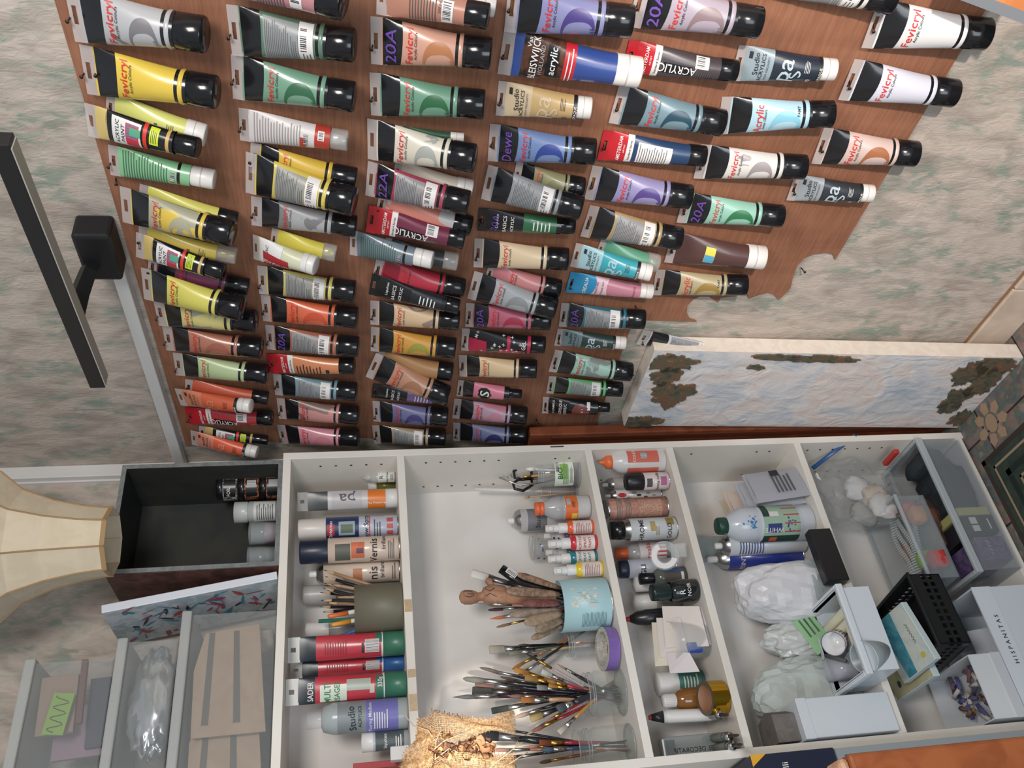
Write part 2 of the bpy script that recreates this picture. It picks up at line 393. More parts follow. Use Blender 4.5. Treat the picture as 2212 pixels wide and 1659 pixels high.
def paint_tube(desc, p0, p1, w, kind, col, col2=None, cap='k', layer=0, label='', peel=0, note=None, group=None, row='', tw=0, capf=None, top=None, nailed=True, name='paint_tube', base=None):
    """p0: hang tab centre, p1: cap end centre, w: cap width (all in picture pixels), set on the board"""
    if col in ('26303f', '33363c', '2c4140'): DK.add(NT[0]+1)
    col = des(col); col2 = des(col2) if col2 else None
    NT[0] += 1; seed = NT[0]; rnd = random.Random(seed)
    X1 = XBd-.001
    r = w/2/(FPX/dist(onX(p1[0], p1[1], X1-.025)))
    P0 = onX(p0[0], p0[1], X1-.005-.009*layer); 
    depth = r*1.33+.004+layer*(base or .03)
    P1 = onX(p1[0], p1[1], X1-depth)
    ax = P1-P0; L = ax.length; d = ax/L
    n = V((-1, 0, 0)); n = (n-d*n.dot(d)).normalized(); u = -d
    R = (-n).cross(u).normalized()
    tw = tw or .14
    if tw:
        q = M.Rotation(tw, 3, u); n = q @ n; R = q @ R
    mw = M.Identity(4)
    for i in range(3): mw[i][0] = R[i]; mw[i][1] = -n[i]; mw[i][2] = u[i]; mw[i][3] = P0[i]
    o = thing(name, desc+', '+row, 'paint tube', None, group, matrix=mw)
    S = Surf(L, r, .085, .79, rnd.uniform(.0004, .0014)*(1 if kind in 'FBP' else .3)); W = S.W
    cf = capf or {'F': .79, 'B': .79, 'AC': .79, 'AM': .83, 'ST': .84, 'AP': .8, 'LQ': .85, 'CR': .84, 'VB': .81, 'P': .8, 'PR': .78, 'GI': .82, 'S': .8, 'WH': .84, 'CA': .82}[kind]
    S.c1 = cf-.05
    c1 = mat(col, .3, coat=.25); c2 = mat(col2 or col, .32, coat=.2)
    # hang tab with slot
    tabm = {'AM': mat('b8242e', .3, 0, 1), 'LQ': BLKG, 'CR': mat('2c86b4', .3)}.get(kind, FILM)
    tb = MB(); h = S.c0*L+.0015; hw = W/2; sw, s0, s1 = W*.17, h*.28, h*.62
    for a, b_ in (((-hw, -h), (-sw, 0)), ((sw, -h), (hw, 0)), ((-sw, -s0), (sw, 0)), ((-sw, -h), (sw, -s1))):
        tb.box((a[0], -.0006, a[1]), (b_[0], .0002, b_[1]), tabm)
    tb.build('hang_tab', o)
    # body
    mb = MB(); nx = 9
    F = lambda off=.0003: (lambda x, t: S.p(x, t, off))
    ringt = (cf-.055, cf-.028) if kind in ('F', 'B', 'AC') else None
    def zone(t0, t1, mt, wave=0, wave1=0, n=4, side=(1, -1)):
        for sd in side:
            vs = []; fs = []; k = 2*nx+1
            for j in range(n+1):
                for i in range(k):
                    x = -1+2*i/(k-1); f = j/n
                    t = t0+wave*math.sin(x*2.6+1)*(1-f)+(t1-t0)*f+wave1*math.sin(x*2.6+1)*f
                    vs.append(S.p(x, t, 0, sd) if sd > 0 else V((S.ab(t)[0]*math.sin(x*PI/2), S.ab(t)[1]*math.cos(x*PI/2)*.6, -t*L)))
            for j in range(n):
                for i in range(k-1): fs.append((j*k+i, j*k+i+1, (j+1)*k+i+1, (j+1)*k+i))
            mb.add(vs, fs, mt, True)
    body = nodemat('peel_%d' % seed, m_peel(col, col2 or 'b4b2b0', seed, .93-peel), .32, .5) if peel else c1
    topm = mat(top, .3) if top else BLKG
    if kind in ('F', 'B', 'AC'):
        zone(S.c0, .1, c1); zone(.1, .26, topm, 0, .012); zone(.26, cf-.085, body, .012, 0, 8)
        zone(cf-.085, cf-.055, BLKG, n=1); zone(cf-.028, cf, BLKG, n=1)
    elif kind == 'AM':
        zone(S.c0, .24, mat('b8242e', .3)); zone(.24, .3, mat('dcd8d4', .4), n=1); zone(.3, cf, body, n=9)
    elif kind == 'ST':
        zone(S.c0, .36, c2, n=5); zone(.36, cf-.04, body, n=7); zone(cf-.04, cf, mat(top or '1d2024', .4), n=1)
    elif kind == 'AP':
        zone(S.c0, .2, mat('c8b070', .4)); zone(.2, cf-.06, BLKG, -.01, 0, 8); zone(cf-.06, cf-.03, mat('c0a060', .4)); zone(cf-.03, cf, BLKG, n=1)
    elif kind == 'LQ':
        zone(S.c0, .46, BLKG); zone(.46, .8, body); zone(.8, cf, BLKG, n=1)
    elif kind == 'CR':
        zone(S.c0, .3, mat('2c86b4', .3), 0, .02); zone(.3, .46, mat('dab8c2', .35), .02, -.02); zone(.46, cf, c1, -.02)
    elif kind == 'VB':
        zone(S.c0, .15, c1); zone(.15, .44, mottle('1c1a1c', '5a3a2c', 60, .3)); zone(.44, .52, mat('c02630', .35), n=1); zone(.52, cf, c1)
    elif kind == 'PR':
        zone(S.c0, .66, c1, n=7); zone(.66, .69, BLKG, n=1); zone(.69, cf, c1, n=1)
    elif kind == 'WH':
        zone(S.c0, .7, mat('cfc9c8', .4), n=7); zone(.7, cf, mat('b03a30', .35), n=2)
    elif kind == 'S':
        zone(S.c0, .25, BLKG); zone(.25, cf-.08, c1); zone(cf-.08, cf, BLKG, n=1)
    elif kind == 'CA':
        zone(S.c0, .4, BLKG); zone(.4, cf-.1, BLKG); zone(cf-.1, cf, BLKG)
    elif kind == 'GI':
        zone(S.c0, cf, BLKG, n=8)
    else: zone(S.c0, cf, body, n=8)
    # printing
    tx = lambda st, sz, x, t, mt, rot=0, maxw=1.5, off=.0005: mb.text(st, sz*W*.62, lambda a, b: S.p((x*W/2+a)/(W/2)*.98, t-b/L, off+.0007), mt, 0, 0, rot, maxw*W/2)
    pt = lambda x0, x1, t0, t1, mt, nx_=4, ny=3, off=.0003: mb.patch(lambda a, b: S.p(a, b, off+.0004), x0, x1, t0, t1, mt, max(nx_, int(abs(x1-x0)*8)+1), ny)
    def lines(x0, x1, t0, t1, n, mt, horiz=True, off=.0005):
        for k in range(n):
            a = (k+.25)/n; b = (k+.55)/n; e = rnd.uniform(.75, 1)
            if horiz: pt(x0, x0+(x1-x0)*e, t0+(t1-t0)*a, t0+(t1-t0)*b, mt, 4, 1, off)
            else: pt(x0+(x1-x0)*a, x0+(x1-x0)*b, t0, t0+(t1-t0)*e, mt, 1, 2, off)
    def bars(x0, x1, t0, t1, off=.0008):
        k = 13
        for i in range(k):
            if rnd.random() < .85: a = (i+rnd.uniform(0, .3))/k; pt(x0+(x1-x0)*a, x0+(x1-x0)*(a+rnd.uniform(.3, .7)/k), t0, t1, TXD, 1, 1, off)
    def disc(cx, ct_, rx, rt_, mt, jag=0, off=.0008):
        vs = [S.p(cx+rx*q/4*math.cos(a*PI/10)*(1+jag*math.sin(a*2.9)), ct_+rt_*q/4*math.sin(a*PI/10)*(1+jag*math.sin(a*4.1)), off) for q in range(5) for a in range(20)]
        mb.add(vs, [(20*q+a, 20*q+(a+1) % 20, 20*q+20+(a+1) % 20, 20*q+20+a) for q in range(4) for a in range(20)], mt, True)
    def swirl(mt, t0=.46, t1=.68):
        C = (-.38, (t0+t1)/2); vs = []; n = 18; dt_ = (t1-t0)*.6
        for k in range(n+1):
            a = math.radians(112-196*k/n); rw = math.sin(PI*(.06+.84*k/n))**.8; Rx = .78 if k < n*.55 else .78+.25*(k/n-.55)
            for q in range(6):
                rr = 1-.55*rw*(1-q/5); vs.append(S.p(C[0]+Rx*rr*math.cos(a)*1.05, C[1]-dt_*math.sin(a)*(rr*.5+.5), .0006))
        mb.add(vs, [(6*k+q, 6*k+q+1, 6*k+q+7, 6*k+q+6) for k in range(n) for q in range(5)], mt, True)
        for q in range(3): pt(-.5+.12*q, -.45+.12*q, C[1]+dt_*.75-.004*q, C[1]+dt_*1.12-.012*q, mt, 1, 2, .0005)
    if kind in ('F', 'AC'):
        if kind == 'F': tx('Fevicryl', .34, .06, .325, RED, 0, 1.28); tx('Acrylic Colours', .13, .12, .378, TXD, 0, .9)
        else: tx('Acrylic', .4, -.02, .335, RED, 0, 1.2); tx('Artist Colours', .13, .0, .385, TXD, 0, .8); tx('PAMT', .15, .45, cf-.12, TXD, 0, .5)
        if col2 and not peel: swirl(c2)
        elif peel and seed % 2: swirl(mat(col2 or col, .4), .48, .66)
    elif kind == 'B':
        pt(-.9, .75, .29, .57, mat('9a9c9e', .4, alpha=.75), 5, 4, .0003); lines(-.84, .7, .3, .5, 13, TXG); lines(-.6, .3, .51, .56, 3, TXG)
        pt(-.72, .88, .575, cf-.1, STICK, 5, 3, .0006); bars(-.2, .62, .59, .64); lines(-.6, -.25, .6, .68, 3, TXG, True, .0009)
    elif kind == 'AM':
        tx('AMSTERDAM', .24, 0, .175, TXW, 0, 1.25); tx('Standard Series', .13, 0, .27, TXD, 0, 1.1); tx('ARTIST', .1, .05, .215, TXW, 0, .5)
        if label == 'back': pt(-.62, .5, .34, .66, STICK, 4, 4); lines(-.55, .44, .35, .62, 12, TXG)
        elif label == 'lines': lines(-.6, .35, .33, .64, 8, TXD); pt(-.3, .1, .68, .72, TXD)
        else:
            pt(-.36, .12, .33, .58, BLKG, 3, 3); tx('ACRYLIC', .44, -.12, .455, TXW, PI/2, 2.4, .0007)
            pt(.1, .78, .6, .72, STICK, 3, 3, .0005); bars(.2, .72, .615, .68); lines(-.7, .0, .62, .76, 7, TXG)
    elif kind == 'ST':
        pt(.25, .55, .12, .155, TXD); tx('Studio', .3, .1, .2, TXD, .12, .9); tx('ACRYLICS', .22, -.05, .26, TXD, 0, 1.3); tx('HIGH VISCOSITY', .11, -.05, .31, TXG, 0, 1.2)
        sm = mat('aebfc6', .35) if NT[0] in DK else c2
        tx('pa', 1.0, .0, .46, sm, -.12, 1.6, .0004); tx('S', .7, -.15, .58, sm, .3, .8, .0004)
        lines(.0, .6, .66, .72, 4, TXW if sm is not c2 else TXD); tx(note or '40', .26, -.5, .72, TXW if sm is not c2 else TXD, 0, .5); tx('OPAQUE', .16, -.1, cf-.02, TXW, 0, .9)
    elif kind == 'AP':
        pt(-.75, .7, .25, .52, WHT, 5, 4); tx('ACRYLIC', .24, .0, .3, TXD, 0, 1.1, .0006); tx('PAINT', .24, .0, .355, TXD, 0, .8, .0006)
        for (x0, x1, t0, t1, c) in ((-.6, .55, .38, .5, 'c23345'), (-.1, .5, .39, .49, '2f8fb5'), (.05, .4, .42, .52, '5aa080')): pt(x0, x1, t0, t1, mat(c, .4), 3, 3, .0005+.0001*len(c)*(t0 > .39)+.0001*(t0 > .41))
        pt(-1, 1, .54, .575, mat('cf3a2c', .4), 8, 1); pt(-.1, .85, .6, .68, mat('c8d838', .4), 4, 2); lines(0, .75, .61, .67, 4, TXD, True, .0006)
    elif kind == 'LQ':
        tx('Liquitex', .22, .1, .19, TXW, 0, .9); tx('BASICS', .3, -.05, .27, TXW, 0, 1.1); tx('ACRYLIC', .26, .0, .345, TXW, 0, 1.0)
        lines(-.2, .5, .55, .75, 5, TXW)
    elif kind == 'CR':
        tx('CREALIA', .3, 0, .2, TXW, 0, 1.2); tx('PEINTURE', .16, 0, .33, TXG, 0, .9); tx('ACRYLIQUE DECO', .14, 0, .39, TXG, 0, 1.1); tx('ROSE NACRE', .18, 0, .76, mat('8a3a50'), 0, 1.2); note = '20A'
    elif kind == 'VB':
        tx('Van', .2, .5, .19, TXW, 0, .5); tx('BLEISWIJCK', .34, 0, .235, TXW, 0, 1.6); tx('HOLLAND', .2, 0, .285, mat('9a9a9a'), 0, 1.0); pt(-.5, .6, .32, .4, BLK); tx('acrylic', .34, .05, .36, TXW, 0, .95, .0006); lines(-.8, .8, .455, .51, 2, TXW)
    elif kind in ('PR', 'WH'):
        lines(-.85, .8, .13, .58, 17, mat('4a6a58' if kind == 'PR' else '9a9490', .6)); pt(-.3, .3, .6, .64, STICK); bars(-.3, .3, .6, .64)
        if kind == 'WH': pt(-.6, .1, .56, .62, mat('b03a30', .4)); pt(.1, .6, .73, .79, STICK); bars(.15, .55, .74, .78)
    elif kind == 'GI':
        for (x0, x1, t0, t1) in ((-.9, .2, .09, .3), (-.85, -.1, .45, .72), (-.1, .8, .54, .58), (-1, 1, .78, .82)): pt(x0, x1, t0, t1, mat('b02848', .35), 5, 4)
        for k in range(26):
            x, t = rnd.uniform(-.85, .85), rnd.uniform(.12, .76)
            pt(x-.1, x+.1, t-.0025, t+.0025, TXW, 1, 1, .0005); pt(x-.018, x+.018, t-.018, t+.018, TXW, 1, 1, .0005)
        tx('GEL', .3, .3, .735, TXW, 0, .6)
    elif kind == 'S':
        disc(.05, .42, .55, .1, BLKG, .12); tx('S', .9, .1, .42, TXW, 0, .7, .0012); tx('S', .35, 0, .17, TXG, 0, .5)
    elif kind == 'CA':
        tx('C CAMPUS', .2, 0, .16, TXW, 0, 1.3); tx('ACRYLIQUE', .26, 0, .26, TXW, 0, 1.4); tx('ACRYLIC', .26, -.1, .33, TXW, 0, 1.1)
        disc(-.1, .56, .75, .13, c1, .04); tx('211', .2, .1, .58, TXW, 0, .5, .0012); pt(.2, .85, .65, .7, STICK)
    elif kind == 'P' and label == 'print':
        lines(-.8, .7, .3, .56, 10, TXG); pt(-.5, .6, .6, .7, STICK); bars(-.3, .5, .61, .68); tx('200 ml', .16, .2, .58, TXG, 0, .5)
    elif kind == 'P' and label == 'destock':
        pt(-.9, .9, .12, .5, WHT, 5, 4); pt(-.95, .1, .18, .62, mat('a82c34', .4), 4, 5, .0005); tx('DESTOCKAGE', .26, -.45, .42, TXW, PI/2, 2.6, .0008); tx('AC', .25, .3, .25, TXG, 0, .4, .0006)
    elif kind == 'P' and label == 'sticker':
        pt(-.3, .45, .36, .46, mat('d8cf5a', .4)); pt(-.3, .08, .362, .458, mat('5a9fc0', .4), 2, 2, .0006)
    elif kind == 'P' and label == 'small': lines(-.4, .4, .62, .7, 4, TXG); pt(-.1, .2, .5, .53, TXG)
    if note and kind in ('F', 'B', 'LQ', 'AM'):
        tx(note, .52, -.05, .17 if kind != 'AM' else .5, PURP if kind != 'Z' else WHT, rnd.uniform(-.15, .2), 1.2, .0008)
    bo = mb.build('tube_body', o)
    if kind in ('F', 'B', 'AC', 'AP'):
        pass
    if ringt:
        q = MB(); pr = [(S.r*1.005, -ringt[0]*L+.0006), (S.r*1.035, -ringt[0]*L-.0012), (S.r*1.035, -ringt[1]*L+.0012), (S.r*1.005, -ringt[1]*L-.0006)]
        q.lathe(pr, c1 if not peel else mat(col, .3), 28); q.build('colour_ring', o)
    q = MB(); cr = S.r*(.99 if kind in ('F', 'B', 'AC', 'AM', 'P', 'VB') else .9); z0 = -cf*L; z1 = -L
    if kind in ('CA', 'S') : cr = S.r*.62
    q.lathe([(cr*.9, z0+.002), (cr, z0), (cr, z1+cr*.12), (cr*.95, z1+cr*.03), (cr*.88, z1), (.0001, z1)], cap_mat(cap), 28)
    if cap == 'w': q.lathe([(cr*1.004, z0-(z0-z1)*.42), (cr*1.006, z0-(z0-z1)*.45), (cr*1.004, z0-(z0-z1)*.48)], mat('b8b4b0', .5), 28)
    if cap == 'c': q.lathe([(cr*.55, z0+.001), (cr*.5, z1+.004), (.0001, z1+.004)], c1, 16)
    cobj = q.build('cap', o)
    if nailed and layer == 0 or nailed == 2:
        pn = onX(p0[0]+7, p0[1]+rnd.uniform(-3, 3), XBd)
        nail(V((XBd, pn.y, pn.z)), .016, .25)
    return o
R1, R2, R3, R4, R5, R6, R7 = ['%s row of the tube board' % s for s in ('top', 'second', 'third', 'fourth', 'fifth', 'sixth', 'lowest')]
def T_(row, *a, **k): paint_tube(*a, row=row, **k)
# top row
T_(R1, 'silver grey tube with worn print, rightmost', (150, 30), (445, 75), 78, 'F', 'aeb0b4', '77767a', peel=.36)
T_(R1, 'clean golden yellow tube', (180, 150), (470, 200), 72, 'F', 'e6c33a')
T_(R1, 'pale lemon tube with white cap, behind a black one', (229, 231), (445, 293), 50, 'P', 'd8d86a', cap='w', label='small')
T_(R1, 'black tube with white picture panel before the lemon one', (187, 258), (429, 320), 50, 'AP', 'c8b070', layer=1)
T_(R1, 'mint green tube with small print and white cap', (236, 345), (464, 388), 48, 'PR', '82c48c', cap='w')
T_(R1, 'slim lemon tube with black cap under the peeling yellow', (300, 423), (513, 477), 40, 'P', 'd6cf58', label='small')
T_(R1, 'peeling yellow tube', (262, 441), (504, 505), 58, 'F', 'e0be40', 'aaa88c', peel=.42, layer=1)
T_(R1, 'yellow tube with clear cap under a black one', (300, 512), (511, 553), 38, 'P', 'd8bc48', cap='c', label='small')
T_(R1, 'black tube with white picture panel next to plum tube', (294, 528), (484, 587), 42, 'AP', 'c8b070', layer=1)
T_(R1, 'plum coloured tube mostly hidden', (320, 574), (538, 620), 38, 'F', '7a2c52', layer=0)
T_(R1, 'lemon yellow tube hanging in front', (308, 612), (525, 667), 55, 'F', 'd9cf52', layer=1)
T_(R1, 'pale lemon tube with scratched print', (337, 674), (554, 694), 50, 'F', 'd8cc78', 'a3a08a', peel=.4)
T_(R1, 'salmon brown tube', (355, 730), (566, 752), 46, 'F', 'b87058', 'a85c48')
T_(R1, 'pale green tube with a black smear', (377, 786), (578, 808), 44, 'F', 'b4c890', '8a9a78', peel=.38)
T_(R1, 'orange tube with black cap, behind', (400, 835), (580, 860), 30, 'P', 'd2573a')
T_(R1, 'orange tube with white cap in front', (384, 857), (543, 877), 34, 'ST', 'dc5a34', 'd87850', cap='w', layer=1)
T_(R1, 'bright red tube with red hang tab', (404, 898), (589, 903), 34, 'AM', 'c23238')
T_(R1, 'small black tube with yellow sticker in the corner', (430, 932), (579, 951), 24, 'AP', '2a5a48')
T_(R1, 'neon orange tube with white cap, leftmost', (413, 945), (556, 977), 30, 'ST', 'f0603c', 'e8876a', cap='w', layer=1)
# second row
T_(R2, 'dusty pink tube cut by the frame', (480, -75), (745, 5), 78, 'P', 'c08088', label='print', layer=1)
T_(R2, 'dark green tube seen from its printed back', (495, 65), (767, 98), 72, 'B', '5a8068')
T_(R2, 'green tube with light green swirl panel', (501, 165), (767, 210), 66, 'F', '6f9f84', '2f6a48')
T_(R2, 'white printed tube with red band and clear cap', (517, 268), (752, 304), 50, 'WH', 'cfc9c8', cap='c')
T_(R2, 'yellow tube with streaks behind another', (540, 340), (770, 386), 48, 'F', 'd8b030', '8a8060', peel=.36)
T_(R2, 'yellow tube with barcode sticker, in front', (531, 372), (767, 436), 64, 'B', 'dcc348', layer=1)
T_(R2, 'grey tube with peeled label', (543, 455), (770, 489), 48, 'F', 'aaaaac', '807e80', peel=.38)
T_(R2, 'yellow tube with clear cap, behind', (585, 516), (726, 548), 38, 'P', 'd8c840', cap='c')
T_(R2, 'small crooked white tube with red strip and white cap', (547, 533), (683, 574), 42, 'P', 'd4d4b0', cap='w', label='destock', layer=1)
T_(R2, 'yellow tube with small print and sticker', (558, 604), (768, 630), 50, 'B', 'd8c860')
T_(R2, 'orange tube with darker swirl', (566, 665), (773, 686), 48, 'F', 'e8643c', 'd84c2c')
T_(R2, 'orange brown tube marked 20A', (575, 728), (775, 749), 46, 'B', 'b86a50', note='20A')
T_(R2, 'orange tube with red hang tab and black print', (580, 785), (766, 790), 38, 'AM', 'dc8250', label='lines')
T_(R2, 'pale blue tube with barcode sticker', (592, 830), (771, 846), 42, 'B', '6f9aa8')
T_(R2, 'pink tube with brown scratches', (600, 882), (775, 897), 42, 'F', 'd08a84', '8a6a64', peel=.36)
T_(R2, 'plain pink tube, leftmost', (603, 938), (775, 945), 40, 'F', 'd88a98', 'd07c8c')
# third row
T_(R3, 'tube with white cap behind the copper one', (850, -30), (1070, 15), 44, 'P', 'd8cfc8', cap='w')
T_(R3, 'copper tube with printed text at the top edge', (814, -12), (1056, 36), 54, 'P', 'c08068', label='print', layer=1)
T_(R3, 'salmon tube marked 20A in violet', (801, 87), (1062, 116), 68, 'F', 'd89c84', 'c07848', note='20A')
T_(R3, 'emerald tube with swirl', (800, 203), (1047, 226), 64, 'F', '6a9c80', '2a6c40')
T_(R3, 'thin tube with white cap behind the ivory one', (855, 285), (1002, 297), 20, 'P', '2f5a40', cap='w')
T_(R3, 'ivory tube with grey peeled patch', (794, 300), (1027, 343), 62, 'F', 'd8d0bc', 'a5a8a0', peel=.36, layer=1)
T_(R3, 'cream tube with white cap, mostly hidden', (850, 372), (1020, 409), 42, 'P', 'd4c4b0', cap='w')
T_(R3, 'crimson tube marked 22A with sticker', (792, 385), (1013, 439), 54, 'B', 'b04058', note='22A', layer=1)
T_(R3, 'salmon tube with stains between crimson and maroon tubes', (815, 440), (1018, 488), 46, 'P', 'd8806c', peel=.4)
T_(R3, 'maroon tube with red hang tab', (794, 472), (1004, 517), 44, 'AM', '7a2844', layer=1, base=.02)
T_(R3, 'black tube with clear cap behind grey one', (830, 538), (989, 566), 40, 'P', '3a3c40', cap='c')
T_(R3, 'blue grey tube with small print and white cap', (756, 523), (935, 562), 42, 'PR', '6f7f8c', cap='w', layer=1)
T_(R3, 'bright red tube behind the black one', (808, 582), (1003, 623), 44, 'F', 'c82c40', top='8a2030')
T_(R3, 'black tube with white lettering, tilted', (800, 613), (992, 663), 36, 'LQ', '20252a', layer=1)
T_(R3, 'cream tube with brown peeled patch', (800, 675), (993, 692), 44, 'F', 'deba90', 'a08478', peel=.33)
T_(R3, 'orange yellow tube', (801, 732), (985, 752), 46, 'F', 'dc9a34', 'a09a34')
T_(R3, 'golden brown tube behind the tilted one', (815, 780), (978, 803), 42, 'P', 'b07c48')
T_(R3, 'skin brown tube hanging tilted', (801, 788), (967, 855), 46, 'F', 'c08868', 'a87050', layer=1)
T_(R3, 'black tube with violet lower half', (804, 844), (967, 862), 28, 'LQ', '7a5a9c')
T_(R3, 'violet blue tube with dark swirl', (806, 888), (968, 900), 42, 'F', '6a6c9c', '3c3c7c')
T_(R3, 'beige tube with barcode sticker, leftmost', (806, 938), (963, 945), 38, 'B', 'b09878')
# fourth row
T_(R4, 'large violet tube at the frame edge', (1094, 15), (1367, 47), 70, 'F', '8688bc', '4c3c8c')
T_(R4, 'big cobalt blue tube with white cap and portrait print', (1082, 110), (1383, 157), 66, 'VB', '2f4c9c', cap='w')
T_(R4, 'gold tube with white cap marked 20A', (1074, 212), (1277, 234), 52, 'ST', 'c8a468', 'd0b890', cap='w', note='52')
T_(R4, 'blue tube signed in gold on black', (1056, 308), (1286, 328), 58, 'F', '6c88bc', '2c449c', note='Dewe')
T_(R4, 'olive tube behind the grey one', (1110, 380), (1262, 406), 46, 'F', '8c8a60', '7c7a50')
T_(R4, 'grey tube with barcode sticker', (1047, 393), (1257, 450), 54, 'B', '8c9094', layer=1)
T_(R4, 'black and green tube marked 20A with black cap', (1033, 474), (1242, 489), 38, 'LQ', '2c7048', note='20A')
T_(R4, 'cream tube with lettering and shiny black neck', (1024, 546), (1228, 560), 50, 'F', 'e4c8a0')
T_(R4, 'pink tube behind the silver one', (1050, 592), (1210, 624), 42, 'F', 'd08080', top='c07a80')
T_(R4, 'silver grey tube with swirl, in front', (1017, 615), (1201, 668), 48, 'F', 'a4a8aa', '8a8e90', layer=1)
T_(R4, 'crimson tube marked 20A', (1006, 680), (1190, 692), 44, 'F', 'c05a72', 'b02c48', note='20A')
T_(R4, 'black and crimson tube with star pattern', (997, 733), (1178, 745), 42, 'GI', 'b02848')
T_(R4, 'cream tube, smaller, below the star pattern tube', (992, 790), (1160, 797), 42, 'F', 'e0c090')
T_(R4, 'small hot pink tube with black blot', (988, 838), (1127, 851), 32, 'S', 'e07890')
T_(R4, 'mauve tube with pink scratches', (979, 882), (1138, 898), 40, 'F', 'b090a8', 'c87888', peel=.4)
T_(R4, 'dark violet tube, leftmost', (979, 932), (1136, 941), 38, 'F', '7078a0', '34346c')
# fifth row
T_(R5, 'mauve tube marked 20A at the frame edge', (1369, 5), (1642, 50), 68, 'F', 'a89cac', '8a7478', note='20A')
T_(R5, 'umber tube with red hang tab', (1351, 122), (1591, 154), 48, 'AM', '4a4042')
T_(R5, 'dark teal tube with swirl', (1326, 224), (1563, 266), 58, 'F', '6c8c98', '22485c')
T_(R5, 'dark blue tube with red hang tab and white label', (1297, 313), (1523, 338), 46, 'AM', '24426c', label='back')
T_(R5, 'violet tube with purple swirl', (1271, 394), (1492, 426), 54, 'F', '9088b8', '54408c')
T_(R5, 'dark and gold tube with long glare line', (1264, 477), (1470, 516), 52, 'B', 'b09460')
T_(R5, 'white and green tube with clear cap, behind', (1290, 540), (1422, 569), 40, 'P', '5aa080', cap='c')
T_(R5, 'turquoise tube with white cap', (1238, 550), (1407, 590), 40, 'ST', '2fa8b8', '9ccad4', cap='w', layer=1, note='57')
T_(R5, 'pink tube with blue hang tab and white cap', (1227, 609), (1409, 630), 36, 'CR', 'c87c90', cap='w')
T_(R5, 'teal tube marked 20A with barcode', (1210, 680), (1393, 690), 44, 'B', '2c7084', note='20A')
T_(R5, 'dark green tube with white cap', (1201, 728), (1351, 741), 32, 'ST', '2c4140', '6c8488', cap='w', note='53')
T_(R5, 'mint green tube with peeled patch', (1192, 779), (1364, 804), 42, 'F', '9cc8b4', '8a9490', peel=.42)
T_(R5, 'bright green tube with two stickers', (1183, 831), (1344, 841), 34, 'B', '5cc06c')
T_(R5, 'small black tube with rust red spot, leftmost', (1172, 875), (1317, 880), 34, 'CA', '7c3c34')
# sixth row
T_(R6, 'navy tube with white cap', (1587, 136), (1804, 151), 52, 'ST', '26303f', '8fa4ae', cap='w')
T_(R6, 'light blue tube with sky swirl', (1554, 250), (1800, 246), 58, 'AC', 'a8d4e4', '7cc4dc')
T_(R6, 'white tube with dark blot', (1506, 349), (1740, 361), 54, 'F', 'd8d5d0', '9a9294', peel=.33)
T_(R6, 'green tube marked 20A', (1470, 448), (1690, 467), 50, 'F', '8cc4b0', '2c7848', note='20A')
T_(R6, 'see-through brown tube with white cap and tiny sticker', (1444, 534), (1651, 557), 52, 'P', '5c3c38', cap='w', label='sticker')
T_(R6, 'olive gold tube', (1413, 610), (1613, 616), 46, 'AC', 'b0a078', '9c7c30')
T_(R6, 'white printed tube slipping behind the canvas', (1382, 728), (1590, 762), 26, 'B', 'c4c4cc')
# lowest row
T_(R7, 'tube with barcode cut by the frame', (1665, -60), (1929, 3), 58, 'B', 'd8d0cc')
T_(R7, 'large white tube', (1879, 52), (2134, 74), 68, 'F', 'dcdcdc')
T_(R7, 'white tube with bluish sheen', (1828, 172), (2064, 202), 60, 'F', 'd0d2e0')
T_(R7, 'copper and pink tube with worn swirl', (1766, 315), (1980, 333), 56, 'F', 'd4b8ae', 'b0683c')
T_(R7, 'charcoal tube with white cap, leftmost', (1708, 405), (1885, 418), 42, 'ST', '33363c', '9aa4aa', cap='w')
for x, y in ((1730, 578), (1378, 690), (1362, 800), (1352, 872), (1372, 660), (1158, 905), (205, 150), (250, 385)):
    q = onX(x, y, XBd); nail(V((XBd, q.y, q.z)), .014, -.2)
